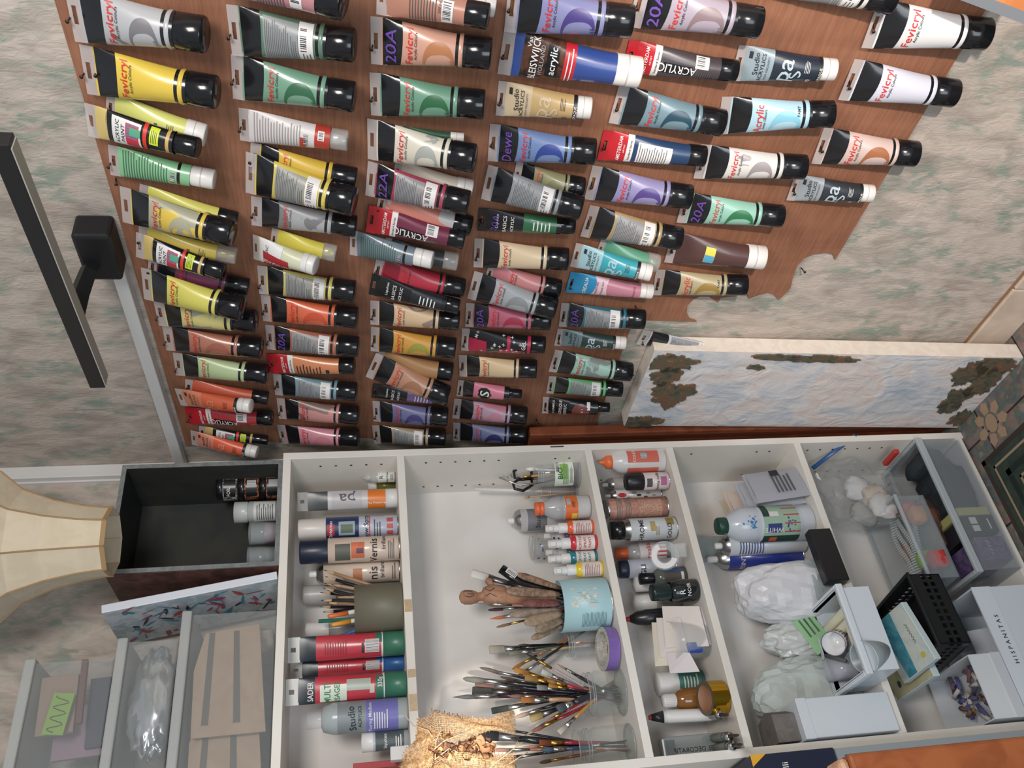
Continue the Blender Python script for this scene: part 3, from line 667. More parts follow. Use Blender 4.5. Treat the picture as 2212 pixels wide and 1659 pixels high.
# ---------------------------------------------------------------- shelf things: helpers
S1, S2, S3, S4, S5, ST = ZS[2]+T, ZS[3]+T, ZS[4]+T, ZS[5]+T, .022, 1.587
def item(xt, xb, yc, w, zs, Y=None):
    if Y is None:
        q = onZ(xb, yc, zs); r = w/2*dist(q)/FPX; Y = min(max(q.y+r, SY0+r*.6), SYB-.002-r)
    P = onY((xt+xb)/2, yc, Y); r = w/2*dist(P)/FPX
    Y = min(Y, SYB-.002-r)
    h = onY(xt, yc, Y+(r*.8 if zs < 1.2 else 0)).z-zs
    return V((P.x, Y, zs+.0003)), r, h
def facing(P): return math.atan2(-P.x, P.y)
class Ves:
    def __init__(s, name, label, cat, it, segs, group=None, n=28, turn=0, tilt=None):
        s.P, s.r, s.h = it; rz = facing(s.P)+turn
        s.o = thing(name, label, cat, s.P, group, rot=(tilt[0] if tilt else 0, tilt[1] if tilt else 0, rz))
        for seg in segs:
            mb = MB(); mb.lathe([(max(a*s.r, .00005), b*s.h) for a, b in seg[2]], seg[1], n, smooth=True)
            ch = mb.build(seg[0], s.o)
            if len(seg) > 3: ch['label'] = seg[3]
    def F(s, rr, off): return lambda x, z: V(((rr*s.r+off)*math.sin(x/max(rr, .01)), -(rr*s.r+off)*math.cos(x/max(rr, .01)), z*s.h))
    def lab(s, rr, z0, z1, mt, x=1.3, texts=(), lines=(), rects=(), bars=(), name='label', cx=0):
        mb = MB(); G = s.F(rr, .0003)
        if mt: mb.patch(G, cx-x, cx+x, z0, z1, mt, 14, 1)
        rd = random.Random(z0)
        for k, (x0, x1, a, b, m_) in enumerate(rects): mb.patch(s.F(rr, .0005+.0001*k), x0, x1, a, b, m_, 6, 2)
        for st, sz, xx, zz, m_, rot in texts:
            H = s.F(rr, .0012); mb.text(st, sz*s.r, lambda a, b: H(xx+a/s.r, zz+b/s.h), m_, 0, 0, rot)
        for x0, x1, a, b, k, m_ in lines:
            for i in range(k): mb.patch(s.F(rr, .0011), x0, x0+(x1-x0)*rd.uniform(.7, 1), a+(b-a)*(i+.2)/k, a+(b-a)*(i+.6)/k, m_, 5, 1)
        for x0, x1, a, b in bars:
            mb.patch(s.F(rr, .0010), x0, x1, a, b, STICK, 3, 1)
            for i in range(12): mb.patch(s.F(rr, .0014), x0+(x1-x0)*(i+.2)/12, x0+(x1-x0)*(i+rd.uniform(.4, .8))/12, a, b, TXD, 1, 1)
        return mb.build(name, s.o)
def spray_can(label, it, body, cap=None, capf=.25, dome='b8b8b8', nozzle=True, group=None, bm=None):
    segs = [('body', bm or mat(body, .3, coat=.3), [(0, 0), (.92, 0), (1, .01), (1, 1-capf), (.97, 1-capf)])]
    if cap: segs += [('cap', mat(cap, .35), [(.96, 1-capf-.01), (.98, 1-capf), (.95, .985), (.88, 1), (0, 1)])]
    else: segs += [('dome', mat(dome, .25, 1), [(1, 1-capf), (.85, 1-capf*.7), (.62, 1-capf*.55), (.5, 1-capf*.5), (.0, 1-capf*.5)]), ('nozzle', WHT, [(.3, 1-capf*.5), (.3, 1-capf*.1), (.22, 1), (0, 1)])]
    segs.append(('base_rim', METAL, [(.9, -.0), (1.03, .0), (1.03, .012), (1, .016)]))
    return Ves('spray_can', label, 'spray can', it, segs, group)
# ---------------------------------------------------------------- upper compartment
P_ = item(655, 688, 1280, 42, S1, 1.74)
bt = [('body', mat('c8cac4', .15, 0, .55), [(0, 0), (1, 0), (1, .72), (.55, .8)]), ('cap', mat('c6c6c0', .3, 0, .7), [(.6, .78), (.6, .92), (.35, .93), (.35, 1), (0, 1)])]
for yc, Y, lb in ((1011, 1.70, 'small clear glitter vial with printed leaf mark, against the side panel'), (1031, 1.68, 'small clear glitter vial with printed leaf mark, the nearer one')):
    v = Ves('glitter_vial', lb, 'bottle', item(784, 855, yc, 24, S1, Y), bt, 'glitter vials in the upper compartment')
    v.lab(1, .05, .55, mat('cfd0c8', .4), 1.1, [('R', .9, 0, .45, TXD, 0), ('Petal Foam', .5, 0, .27, TXD, 0)], [(-.6, .6, .08, .18, 3, TXG)])
v = Ves('glitter_vial', 'small vial with green gold glitter behind the standing grey tube', 'bottle', item(796, 855, 1049, 20, S1, 1.72), [('body', mat('7a8040', .3, .3), [(0, 0), (1, 0), (1, .7), (0, .7)]), ('cap', WHT, [(.9, .7), (.9, 1), (0, 1)])])
def stand_tube(label, it, capm, capf, zones, tabm, cat='tube', group=None, name='standing_tube', deco=None, W=1.5):
    P, r, h = it; o = thing(name, label, cat, P, group, rot=(0, 0, facing(P)))
    MB().lathe([(0, 0), (r*.97, 0), (r, .002), (r, capf*h), (r*.9, capf*h)], capm, 26).build('cap', o)
    mb = MB(); nx = 18
    def sp(a, f, off=0):
        k = (f-capf)/(.9-capf); k = max(0, min(1, k)); A = r*(1+(W-1)*k*k*.6+(W-1)*.4*k); B = max(r*(1-k**1.5), .0008)
        return V(((A+off)*math.sin(a), -(B+off)*math.cos(a), f*h))
    for f0, f1, mt in zones:
        n = 4; vs = [sp(2*PI*i/(2*nx), f0+(f1-f0)*j/n) for j in range(n+1) for i in range(2*nx)]
        mb.add(vs, [(j*2*nx+i, j*2*nx+(i+1) % (2*nx), (j+1)*2*nx+(i+1) % (2*nx), (j+1)*2*nx+i) for j in range(n) for i in range(2*nx)], mt, True)
    if deco: deco(mb, lambda x, f, off=.0006: sp(x, f, off), r, h)
    mb.build('tube_body', o)
    tb = MB(); hw = r*W; z0, z1 = .895*h, h
    for a, b in (((-hw, z0), (-hw*.18, z1)), ((hw*.18, z0), (hw, z1)), ((-hw*.18, z0), (hw*.18, z0+(z1-z0)*.35)), ((-hw*.18, z0+(z1-z0)*.75), (hw*.18, z1))): tb.box((a[0], -.0005, a[1]), (b[0], .0005, b[1]), tabm)
    tb.build('hang_tab', o); return o
def dtext(mb, sp, r, h, st, sz, x, f, mt, rot=0): mb.text(st, sz*r, lambda a, b: sp(x+a/r/1.2, f+b/h, .0012), mt, 0, 0, rot)
def drect(mb, sp, x0, x1, f0, f1, mt, off=.0005): mb.patch(lambda a, b: sp(a, b, off), x0, x1, f0, f1, mt, 6, 3)
def dbars(mb, sp, x0, x1, f0, f1):
    drect(mb, sp, x0, x1, f0, f1, STICK, .0006)
    for i in range(14): mb.patch(lambda a, b: sp(a, b, .0011), x0+(x1-x0)*(i+.15)/14, x0+(x1-x0)*(i+.3+.4*((i*7) % 3)/3)/14, f0+.004, f1-.004, TXD, 1, 1)
def deco_paste(mb, sp, r, h):
    drect(mb, sp, -1, 1, .36, .66, mat('b8b4b4', .4)); dtext(mb, sp, r, h, 'pa', 1.9, .1, .5, mat('55505a'), PI/2)
    dtext(mb, sp, r, h, 'Modelling Paste', .36, -.4, .22, TXW, PI/2)
stand_tube('grey modelling paste tube with orange band, standing on its white cap', item(643, 858, 1080, 42, S1, 1.66), WHT, .12, [(.12, .3, mat('dc7a30', .35)), (.3, .7, mat('c4c0c0', .35)), (.7, .9, mat('4a4e4e', .3))], mat('a8a8a4', .3, 0, .6), deco=deco_paste, W=.95)
v = spray_can('snow spray can with white cap and navy winter picture', item(645, 858, 1140, 47, S1, 1.66), 'b8bccb', 'd6cec8', .27)
v.lab(1, .4, .725, mat('2c3a60', .35), 1.5, [('Christmas', .42, -.2, .68, TXW, 0), ('Snow Spray', .62, 0, .33, TXD, 0)], [(-1, .9, .18, .26, 3, TXG)], [(-.7, .35, .64, .715, mat('b03040')), (-.7, .6, .44, .6, mat('9aa8b0')), (-.45, .3, .46, .58, mat('5a6a58')), (-1.3, 1.3, .29, .3, mat('c84a50')), (-.8, -.4, .06, .12, mat('c05050')), (-.2, .2, .06, .12, mat('c05050')), (.4, .8, .06, .12, mat('c05050'))])
v = spray_can('varnish spray can with dark blue cap and fruit picture', item(648, 858, 1188, 54, S1, 1.645), 'd4bfae', '1e2638', .28)
v.lab(1, .1, .7, None, 1, [('Vernis', .8, -.15, .27, TXD, 0), ('brillant', .45, .55, .17, TXD, 0)], [(-.9, .9, .06, .13, 4, TXG)], [(-.9, .5, .5, .65, mat('5a5a50')), (-.7, .6, .36, .49, mat('c86a48')), (-.3, .1, .37, .44, mat('5a3a50')), (.1, .5, .42, .48, mat('d87048'))])
v = spray_can('varnish spray can without cap, white nozzle, behind the pencils', item(668, 858, 1236, 48, S1, 1.69), 'd4c2b2', None, .16)
v.lab(1, .1, .7, None, 1, [('nis', 1.1, -.2, .3, TXD, 0), ('brillant', .5, .1, .2, TXD, 0)], [(-.8, .8, .05, .1, 2, TXG)], [(-.8, .3, .42, .52, mat('b87a58'))])
v = Ves('plastic_jar', 'cloudy grey jar behind the pencil holder', 'jar', item(655, 770, 1283, 50, S1, 1.73), [('body', mat('a9a6a4', .3, 0, .7), [(0, 0), (1, 0), (1, .6), (.8, .66)]), ('lid', mat('b0aca8', .35), [(.84, .66), (.84, .98), (.8, 1), (0, 1)])])
v = Ves('glue_bottle', 'clear bottle with white lid behind the pens', 'bottle', item(658, 800, 1357, 34, S1, 1.72), [('body', mat('b8bcbc', .15, 0, .5), [(0, 0), (1.2, 0), (1.2, .6), (.9, .75)]), ('lid', WHT, [(.95, .75), (.95, .98), (0, 1)])])
# olive pencil holder
HP, Hr, Hh = item(766, 864, 1314, 112, S1, 1.655); Hr *= .93
ph = thing('pencil_holder', 'plain olive green cup full of pencils and pens', 'holder', HP)
MB().lathe([(0, .002), (Hr*.98, 0), (Hr, .002), (Hr, Hh), (Hr*.95, Hh), (Hr*.95, .004), (0, .004)], mat('6a6656', .5), 36).build('cup', ph)
def stick(name, label, cat, A, B, parts, group=None, n=8):
    """parts: (part name, material, [(f, r mm)], flatness) along A->B"""
    A, B = V(A), V(B); o = thing(name, label, cat, A, group); d = B-A
    for q in parts:
        mb = MB(); pts = [d*f for f, _ in q[2]]; mb.tube(pts, [r/1000 for _, r in q[2]], q[1], n, q[3] if len(q) > 3 else 1); mb.build(q[0], o)
    return o
WD = mat('c8a47c', .6); GRAPH = mat('2a2a2c', .5)
def pencil(label, A, B, col, lead=GRAPH, wood=True, r=3.4):
    stick('pencil', label, 'pencil', A, B, [('shaft', mat(col, .4), [(0, r), (.86, r)]), ('sharpened_wood', WD, [(.86, r), (.965, r*.35)]), ('lead', lead, [(.965, r*.35), (1, .4)])], 'pencils in the olive cup', 6)
rnd = random.Random(4)
pens = [(699, 1231, 'b08868', 'tan pencil leaning right'), (702, 1245, '1e1e22', 'black pencil leaning right, light tip'), (700, 1260, 'c0a080', 'natural wood pencil beside the black ones'), (697, 1270, '26262a', 'black pencil with dark tip near the cup middle'), (691, 1280, '1c1c20', 'tall black pencil pointing up'), (706, 1275, 'a88868', 'worn wood pencil low in the bunch'),
        (728, 1243, 'b8b8b8', 'grey white pencil leaning far right'), (715, 1262, 'c8a888', 'pale wood pencil between black ones'), (722, 1252, '303236', 'charcoal pencil lying low to the right'), (690, 1311, '2a2428', 'slim black pencil with pink wood tip'), (697, 1322, '1c1c20', 'black pencil left of centre'), (693, 1297, '303030', 'dark pencil right behind the tall one'), (705, 1302, '8a7058', 'brown pencil in the middle of the cup'), (725, 1290, 'd0b090', 'short pale pencil at the cup rim')]
for i, (x, y, c, lb) in enumerate(pens):
    k = (y-1314)/56; B = onY(x, y, HP.y+rnd.uniform(-.02, .03)); A = HP+V((Hr*.55*k*-.9*-1*.6, rnd.uniform(-.5, .5)*Hr, .01)); A = HP+V((-Hr*.6*k*.5+rnd.uniform(-.1, .1)*Hr, rnd.uniform(-.45, .45)*Hr, .006))
    pencil(lb+', olive cup', A, B, c)
for x, y, c, c2, lb in ((708, 1332, 'e4e0da', 'dc7440', 'white pen with orange end in the olive cup'), (716, 1350, 'e4dcc8', 'e09838', 'white pen with yellow orange end in the olive cup')):
    B = onY(x, y, HP.y-.01); A = HP+V((-.012*(y-1340)/12, 0, .006)); stick('felt_pen', lb, 'pen', A, B, [('barrel', mat(c, .3), [(0, 4.4), (.72, 4.4)]), ('cap', mat(c2, .35), [(.72, 4.8), (.97, 4.6), (1, 3)])], 'felt pens in the olive cup')
stick('pencil', 'short green pencil stub at the left of the olive cup', 'pencil', HP+V((-.02, 0, .006)), onY(688, 1342, HP.y), [('shaft', mat('2c7060', .4), [(0, 4), (1, 4)])], n=6)
stick('felt_pen', 'blue pen lying out of the olive cup to the left', 'pen', HP+V((-.02, -.01, .02)), onY(716, 1383, HP.y), [('barrel', mat('3a5a94', .35), [(0, 3.6), (.97, 3.6)]), ('tip', METAL, [(.97, 2), (1, 1)])])
# filler adhesive tubes
def deco_multi(front, gr):
    def f(mb, sp, r, h):
        if front:
            drect(mb, sp, -1.1, .35, .5, .72, mat('cfd8c8', .4)); dtext(mb, sp, r, h, 'MULTI', .72, -.35, .66, mat('2c7850'), 0); dtext(mb, sp, r, h, 'USAGES', .6, -.35, .58, mat('2c7850'), 0)
            dtext(mb, sp, r, h, 'SADER', .62, -.1, .8, TXW, 0); drect(mb, sp, -.2, .7, .3, .5, mat('a8b0a4', .4)); drect(mb, sp, -1.2, .9, .195, .26, mat(gr, .4)); dtext(mb, sp, r, h, '330g', .5, .3, .225, TXW, 0); drect(mb, sp, -.5, .2, .27, .31, mat('c8c0b0'))
        else:
            dbars(mb, sp, -.6, .5, .22, .34); drect(mb, sp, -.6, .2, .35, .37, TXD)
            for i in range(9): drect(mb, sp, -.6, .5-.1*(i % 3), .5+.022*i, .508+.022*i, mat('8a2430'), .0006)
            drect(mb, sp, .2, 1.2, .195, .25, mat(gr, .4))
    return f
RDT = mat('bc3a46', .3, coat=.2)
def multi(label, yc, w, Y, capc, front, xt=622):
    return stand_tube(label, item(xt, 866, yc, w, S1, Y), mat(capc, .35), .185, [(.185, .2, WHT), (.2, .76, RDT), (.76, .9, mat('26303a', .3))], mat('cfcfca', .4), 'glue tube', 'red adhesive tubes standing in the upper compartment', 'glue_tube', deco_multi(front, '38705a' if capc != '2f62a0' else '2f62a0'), 1.0)
multi('red and black adhesive tube with green cap and barcode, right one', 1397, 52, 1.66, '38705a', False)
multi('red and black adhesive tube with blue cap, squeezed between the two green capped ones', 1440, 34, 1.70, '2f62a0', False, 628)
multi('red and black adhesive tube with green cap and big white lettering', 1487, 54, 1.645, '38705a', True, 618)
v = Ves('medium_bottle', 'grey and violet labelled pouring medium bottle with clear cap', 'bottle', item(664, 868, 1549, 66, S1, 1.65), [('body', mat('aab2b4', .25, 0, .9), [(0, 0), (.97, 0), (1, .02), (1, .74), (.8, .84), (.5, .86)]), ('cap', CLEAR, [(.52, .85), (.55, 1), (0, 1)])])
v.lab(1.0, .1, .42, mat('7472b4', .35), 1.35, [('Pouring Medium', .3, -.1, .38, TXW, 0)], [(-.9, .4, .2, .35, 6, TXW)])
v.lab(1.0, .42, .7, mat('848c90', .35), 1.35, [('Studio', .62, -.1, .56, TXD, .1), ('ACRYLICS', .3, 0, .48, TXD, 0)], name='upper_label')
v = Ves('medium_jar', 'small grey jar with white ribbed lid beside the violet label bottle', 'jar', item(780, 869, 1601, 40, S1, 1.66), [('body', mat('b8bcc0', .3), [(0, 0), (1, 0), (1, .75)]), ('lid', WHT, [(1, .75), (1, .98), (0, 1)])])
v.lab(1.0, .1, .7, mat('50585a', .4), 1.3, [('liquitex', .5, 0, .5, TXW, 0)], [(-.6, .6, .15, .3, 3, TXW)])
MBx = MB().box((0, 0, 0), (.028, .02, .034), mat('d8d4d0', .5), .002); tag(MBx.build('small_box', loc=(onY(815, 1627, 1.65).x-.014, 1.65, S1)), 'small white cardboard box at the left of the upper compartment', 'box')
MBx = MB().box((0, 0, 0), (.012, .03, .1), mat('b8484c', .5), .001); tag(MBx.build('small_box', loc=(onY(800, 1648, 1.7).x-.01, 1.7, S1)), 'slim red and blue box by the left side panel', 'box')
# ---------------------------------------------------------------- brush compartment
def glass_jar(name, label, it, cat='jar', mt=GLASS, neck=.82, group=None):
    P, r, h = it
    v = Ves(name, label, cat, it, [('glass', mt, [(0, .004/h), (.9, .004/h), (.94, .03), (.94, neck-.06), (.8, neck), (.8, 1), (.88, 1), (.88, neck), (1, neck-.06), (1, .03), (.94, 0), (0, 0)])], group, 32)
    mb = MB()
    JR = mat('b4bcbc', .08, 0, .5, 1)
    for z in (neck+.05, neck+.1, .985): mb.lathe([(r*.885, z*h), (r*.93, z*h+.001), (r*.885, z*h+.002)], JR, 32)
    MB().lathe([(r*.93, .0006), (r*1.0, .03*h), (r*1.003, .045*h), (r*.95, .004)], JR, 32).build('base_ring', v.o)
    mb.build('screw_thread', v.o); return v
j = glass_jar('glass_jar', 'glass jar with food label holding scissors and small tools', item(1152, 1258, 1023, 62, S2))
j.lab(1.0, .18, .62, mat('d4dccc', .4), 1.0, [('BIO', .5, .0, .5, mat('2c5a34'), 0)], [(-.8, .8, .3, .44, 6, mat('5a8a3a')), (-.7, .6, .2, .28, 4, TXG)], [(-.4, .7, .32, .5, mat('8ab060'))], [(.1, .9, .52, .6)])
JP = j.P
# dye brush
o = thing('tint_brush', 'lilac dye brush with slanted black bristles in the tool jar', 'brush', JP+V((0, 0, .01)))
t1 = onY(1112, 987, JP.y)-JP-V((0, 0, .01)); t2 = onY(1076, 992, JP.y)-JP-V((0, 0, .01))
LIL = mat('a890bc', .4)
MB().tube([(0, 0, .0), t1*.45, t1*.72, t1*.86, t1], [.004, .005, .007, .016, .018], LIL, 12, .4).build('handle', o)
MB().tube([t1*.99, t1+(t2-t1)*.5, t2], [.0165, .017, .0145], BLK, 10, .35, False).build('bristles', o)
# scissors
o = thing('scissors', 'black handled scissors, handles up, in the tool jar', 'scissors', JP+V((-.005, -.006, .01)))
for sx, pts in ((0, [(1148, 1010), (1122, 1009), (1110, 1018), (1112, 1032), (1130, 1036), (1148, 1030)]), (1, [(1148, 1034), (1120, 1036), (1108, 1044), (1112, 1056), (1130, 1060), (1150, 1048)])):
    pp = [onY(x, y, JP.y-.006)-o.location for x, y in pts]; pp.append(pp[0])
    MB().tube(pp, .0035, BLK, 8).build('handle', o); MB().tube([pp[0], V((0.004*sx, 0, 0))], [.004, .0012], STEEL, 6, .4).build('blade', o)
o = thing('metal_straw', 'bent metal drinking straw in the tool jar', 'straw', JP+V((-.01, 0, .01)))
MB().tube([(0, 0, 0), onY(1150, 1045, JP.y-.012)-o.location, onY(1122, 1048, JP.y-.012)-o.location, onY(1108, 1043, JP.y-.012)-o.location, onY(1078, 1031, JP.y-.012)-o.location], .0022, METAL, 10).build('tube', o)
stick('small_tool', 'small white plastic clip poking from the tool jar', 'clip', JP+V((0, -.01, .02)), onY(1136, 1013, JP.y-.01), [('stem', WHT, [(0, 2), (.8, 2.5)]), ('head', WHT, [(.8, 4), (.9, 5.5), (1, 2)])])
o = thing('bottle_brush', 'blue tufted brush tip behind the scissors', 'brush', JP+V((.004, .01, .01))); e = onY(1088, 1022, JP.y+.015)-o.location
mb = MB(); rd = random.Random(2)
for k in range(60):
    a = e*(.9+.13*rd.random()); d = V((rd.uniform(-1, 1), rd.uniform(-1, 1), rd.uniform(-.6, 1))).normalized(); mb.tube([a, a+d*.012], .0005, mat('2f5f94', .5), 3)
mb.build('bristles', o); MB().tube([(0, 0, 0), e], .0015, STEEL, 6).build('stem', o)
stick('wooden_tool', 'little wooden stick with gold ferrule in the tool jar', 'tool', JP+V((0, 0, .01)), onY(1130, 1030, JP.y-.014), [('stick', mat('b08850', .5), [(0, 2.5), (.85, 3)]), ('ferrule', BRASS, [(.85, 3.4), (1, 2.4)])])
it = item(1165, 1240, 1063, 30, S2, 1.72)
g2 = glass_jar('small_glass_bottle', 'small clear bottle behind the tool jar, white rod standing in it', it, 'bottle', mat('b8b0ae', .1, 0, .16), .7)
stick('white_rod', 'long white plastic rod leaning in the small bottle', 'rod', it[0]+V((-.002, 0, .006)), onY(1025, 1057, it[0].y), [('rod', mat('d8d6d2', .4), [(0, 4), (1, 4)])])
stick('cotton_stick', 'short wooden stick with rounded tip beside the small bottle', 'stick', it[0]+V((-.004, -.002, .006)), onY(1132, 1075, it[0].y-.02), [('stick', WD, [(0, 1.8), (.9, 1.8)]), ('tip', WD, [(.9, 2.6), (.97, 3), (1, 1)])])
# orange capped bottle
v = Ves('plastic_bottle', 'clear bottle with orange cap and white liquid, orange label', 'bottle', item(1150, 1280, 1097, 52, S2), [('body', mat('c8c8c8', .12, 0, .5), [(.0, 0), (.95, 0), (1, .03), (1, .48), (.93, .5), (1, .53), (.9, .68), (.5, .84), (.46, .86)]), ('liquid', mat('dcd8d2', .4), [(0, .01), (.93, .01), (.96, .04), (.96, .24), (0, .24)]), ('cap', mat('e06a40', .4), [(.54, .84), (.56, .86), (.56, .9), (.5, .905), (.55, .91), (.54, .99), (0, 1)])])
v.lab(1.0, .25, .47, mat('d86a34', .4), 1.4, [], [(.0, .6, .3, .36, 3, TXD)], [(-1.2, -.5, .26, .36, mat('dcc050'))], [(.2, .8, .38, .45)])
v = spray_can('grey white spray can with white nozzle behind the orange capped bottle', item(1092, 1250, 1122, 48, S2, 1.72), 'b8b4b4', None, .16)
v.lab(1, .5, .75, mat('78787c'), 1.3, [('Studio', .6, 0, .62, TXD, 0)])
# spray bottles
def spritz(label, xt, xb, yc, w, col, Y=None, txt=True, front=False):
    it = item(xt, xb, yc, w, S2, Y)
    v = Ves('spray_bottle', label, 'spray bottle', it, [('body', mat(col, .25, coat=.4), [(0, 0), (.95, 0), (1, .02), (1, .48), (.8, .54), (.6, .56)]), ('collar', WHT, [(.72, .55), (.72, .72), (.6, .73)]), ('pump', WHT, [(.55, .72), (.55, .84), (.5, .99), (0, 1)])], 'small paint spray bottles')
    mb = MB(); P, r, h = it; mb.box((-r*.3, -r*.85, h*.86), (r*.3, -r*.3, h*.96), WHT, .001); mb.build('nozzle', v.o)
    if front: v.lab(1, .06, .44, mat('d8d4d0', .4), 1.1, [('ACRYLIC', .5, .0, .37, mat(col), 0), ('SPRAY', .5, 0, .27, mat(col), 0), ('PAINT', .5, 0, .17, mat(col), 0)])
    else: v.lab(1, .05, .44, mat('dcd0cc', .4), 1.1, [], [(-.8, .7, .08, .4, 9, mat('a07068'))])
    return v
spritz('orange paint spray bottle with white pump, top right of the row', 1175, 1285, 1140, 31, 'e2603c')
spritz('violet paint spray bottle half hidden behind orange and red', 1172, 1275, 1157, 26, '7a5a9a', 1.70)
spritz('red paint spray bottle with lettering', 1180, 1293, 1173, 33, 'c8303c', front=True)
spritz('green paint spray bottle half hidden behind red and teal', 1176, 1285, 1192, 26, '4a9078', 1.70)
spritz('teal paint spray bottle with lettering', 1180, 1293, 1206, 32, '2c7a88', front=True)
spritz('yellow paint spray bottle beside the pale blue tin', 1192, 1306, 1231, 34, 'e0c030')
j = glass_jar('empty_glass_jar', 'empty glass jar with paint smudges behind the spray bottles', item(1142, 1250, 1180, 62, S2, 1.725), mt=mat('b4b4b0', .08, 0, .14, .8))
mb = MB()
for k in range(14): a = rnd.uniform(-1.2, 1.2); z = rnd.uniform(.5, .9); mb.patch(j.F(1 if z < .75 else .9, .0006), a, a+rnd.uniform(.05, .25), z, z+.03, mat(rnd.choice(['3a3a80', '4a3a3a', '3a5a90'])), 2, 1)
mb.build('paint_smudges', j.o)
# pale blue tin with palette knives
TI = item(1206, 1325, 1306, 110, S2, 1.655); TP, Tr, Th = TI
Th = .1; tn = Ves('blue_tin', 'pale blue tin with white flowers holding palette knives and brushes', 'tin', (TP, Tr, Th), [('tin_wall', mat('a9ccd2', .4), [(0, .01), (.95, .01), (.97, .03), (.97, 1), (1, 1), (1, .03), (.97, 0), (0, 0)]), ('base_rim', METAL, [(1, 0), (1.02, .01), (1.02, .03), (1, .035)])], n=40)
mb = MB(); rd = random.Random(8)
for k in range(26):
    a, z = rd.uniform(-.1, .65), rd.uniform(.3, .85); G = tn.F(1, .0006+.00002*k)
    mb.add([G(a+.07*math.cos(q*PI/3)*rd.uniform(.6, 1), z+.05*math.sin(q*PI/3)*rd.uniform(.6, 1)) for q in range(6)], [tuple(range(6))], mat(rd.choice(['dcd8cc', 'd8c8b8', 'c8d0c4'])))
for k in range(8): G = tn.F(1, .0004); mb.patch(G, .05+.06*k, .06+.06*k, .3+.03*k, .5+.03*k, mat('8a8060'), 1, 2)
for i in range(18): mb.patch(tn.F(1, .0006), -.95, -.35+.02*(i % 4), .15+.028*i, .158+.028*i, mat('4a7078'), 4, 1)
mb.build('printed_pattern', tn.o)
def knife(lb, x, y, x2, y2, col, w=9, Y=0, c2=None):
    B = onY(x, y, TP.y+Y); A = onY(x2, y2, TP.y+Y*.4); o = thing('palette_knife', lb, 'palette knife', A); d = B-A
    A0 = V((TP.x+(A.x-TP.x)*.3, TP.y+Y*.3, S2+.012))-A
    MB().tube([A0, V((0, 0, 0)), d*.06], [.0012, .0016, .0016], STEEL, 6).build('blade', o)
    MB().tube([d*.03, d*.15, d*.5, d*.82, d*.95, d], [w*.0004, w*.0006, w*.00085, w*.0009, w*.0006, w*.00025], mottle(col, c2 or col, 90), 10, .5).build('handle', o)
knife('palette knife with plain wooden handle and dark stripe', 1116, 1240, 1215, 1272, 'a07a60', 9, -.0, '6a5848')
knife('palette knife with wide speckled tan handle', 1094, 1276, 1212, 1284, 'a08470', 12, -.02, '7a6250')
knife('palette knife with dark red handle and pink dot', 1127, 1303, 1214, 1304, '6e4440', 10, -.03, '8a5a54')
knife('palette knife with white and blue spattered handle end', 1096, 1302, 1212, 1312, 'c0c0b8', 8, -.0, '3a5a78')
knife('palette knife with grey brown handle, tip hole', 1100, 1328, 1214, 1318, '8a7a6c', 10, -.02, 'a09080')
knife('palette knife with large beige handle and two holes', 1133, 1346, 1216, 1324, 'a8937c', 13, -.035, '94806a')
knife('palette knife with grey beige handle below the large one', 1157, 1362, 1218, 1338, '9a8a76', 11, -.03, '80705e')
knife('palette knife with short handle and dark hole, lowest', 1148, 1380, 1218, 1350, 'a08a74', 8, -.0, '8a7460')
# carved wooden figure
o = thing('wooden_figure', 'small carved wooden figure with drawn face, looking out of the blue tin', 'figurine', onY(1088, 1288, TP.y))
WF = mottle('b08468', '9a7058', 50); L0 = o.location
c = lambda x, y: onY(x, y, TP.y)-L0
MB().tube([c(1200, 1292), c(1094, 1290), c(1088, 1288), c(1060, 1286), c(1046, 1287), c(1042, 1288), c(1034, 1289), c(1030, 1290), c(1018, 1290), c(1004, 1290), c(996, 1290), c(992, 1290)], [.012, .018, .0215, .0225, .017, .0095, .0085, .0115, .0148, .015, .0115, .004], WF, 20, .8).build('carved_body', o)
mb = MB(); DRW = mat('3c3834', .7)
for pts in ([(1000, 1284), (1010, 1283), (1020, 1286)], [(1002, 1294), (1012, 1296), (1022, 1293)], [(1008, 1289), (1016, 1290), (1024, 1289)], [(1046, 1280), (1056, 1285), (1066, 1278)], [(1046, 1296), (1056, 1290), (1070, 1297)]):
    mb.tube([c(x, y)-V((0, .0155 if x < 1030 else .019, 0)) for x, y in pts], .0006, DRW, 4)
mb.build('drawn_lines', o)
MB().tube([c(1066, 1270), c(1060, 1262), c(1056, 1255), c(1056, 1250)], [.006, .006, .0085, .005], WF, 12).build('arm', o)
# brushes
WB = []
def brush(lb, A, B, hc, fc='s', bc='8a7a68', shape='round', w=5, gr=None, hf=.72, ff=.87):
    F_ = {'s': METAL, 'g': BRASS, 'd': STEEL}[fc]; H = mat(hc, .3, coat=.4); b_ = mat(bc, .8)
    fl = {'round': 1, 'flat': .3, 'fan': .2, 'point': 1}[shape]
    br = {'round': [(ff, w*.48), (ff+.06, w*.62), (.98, w*.42), (1, w*.1)], 'point': [(ff, w*.4), (ff+.05, w*.45), (1, w*.05)], 'flat': [(ff, w*.62), (.99, w*.68), (1, w*.6)], 'fan': [(ff, w*.6), (1, w*1.2)]}[shape]
    stick('paint_brush', lb, 'paint brush', A, B, [('handle', H, [(0, w*.22), (.3, w*.36), (hf-.1, w*.5), (hf, w*.4)]), ('ferrule', F_, [(hf, w*.42), ((hf+ff)/2, w*.46), (ff, w*.62 if fl < 1 else w*.48)], (fl+1)/2 if fl < 1 else 1), ('bristles', b_, br, fl)], gr, 10)
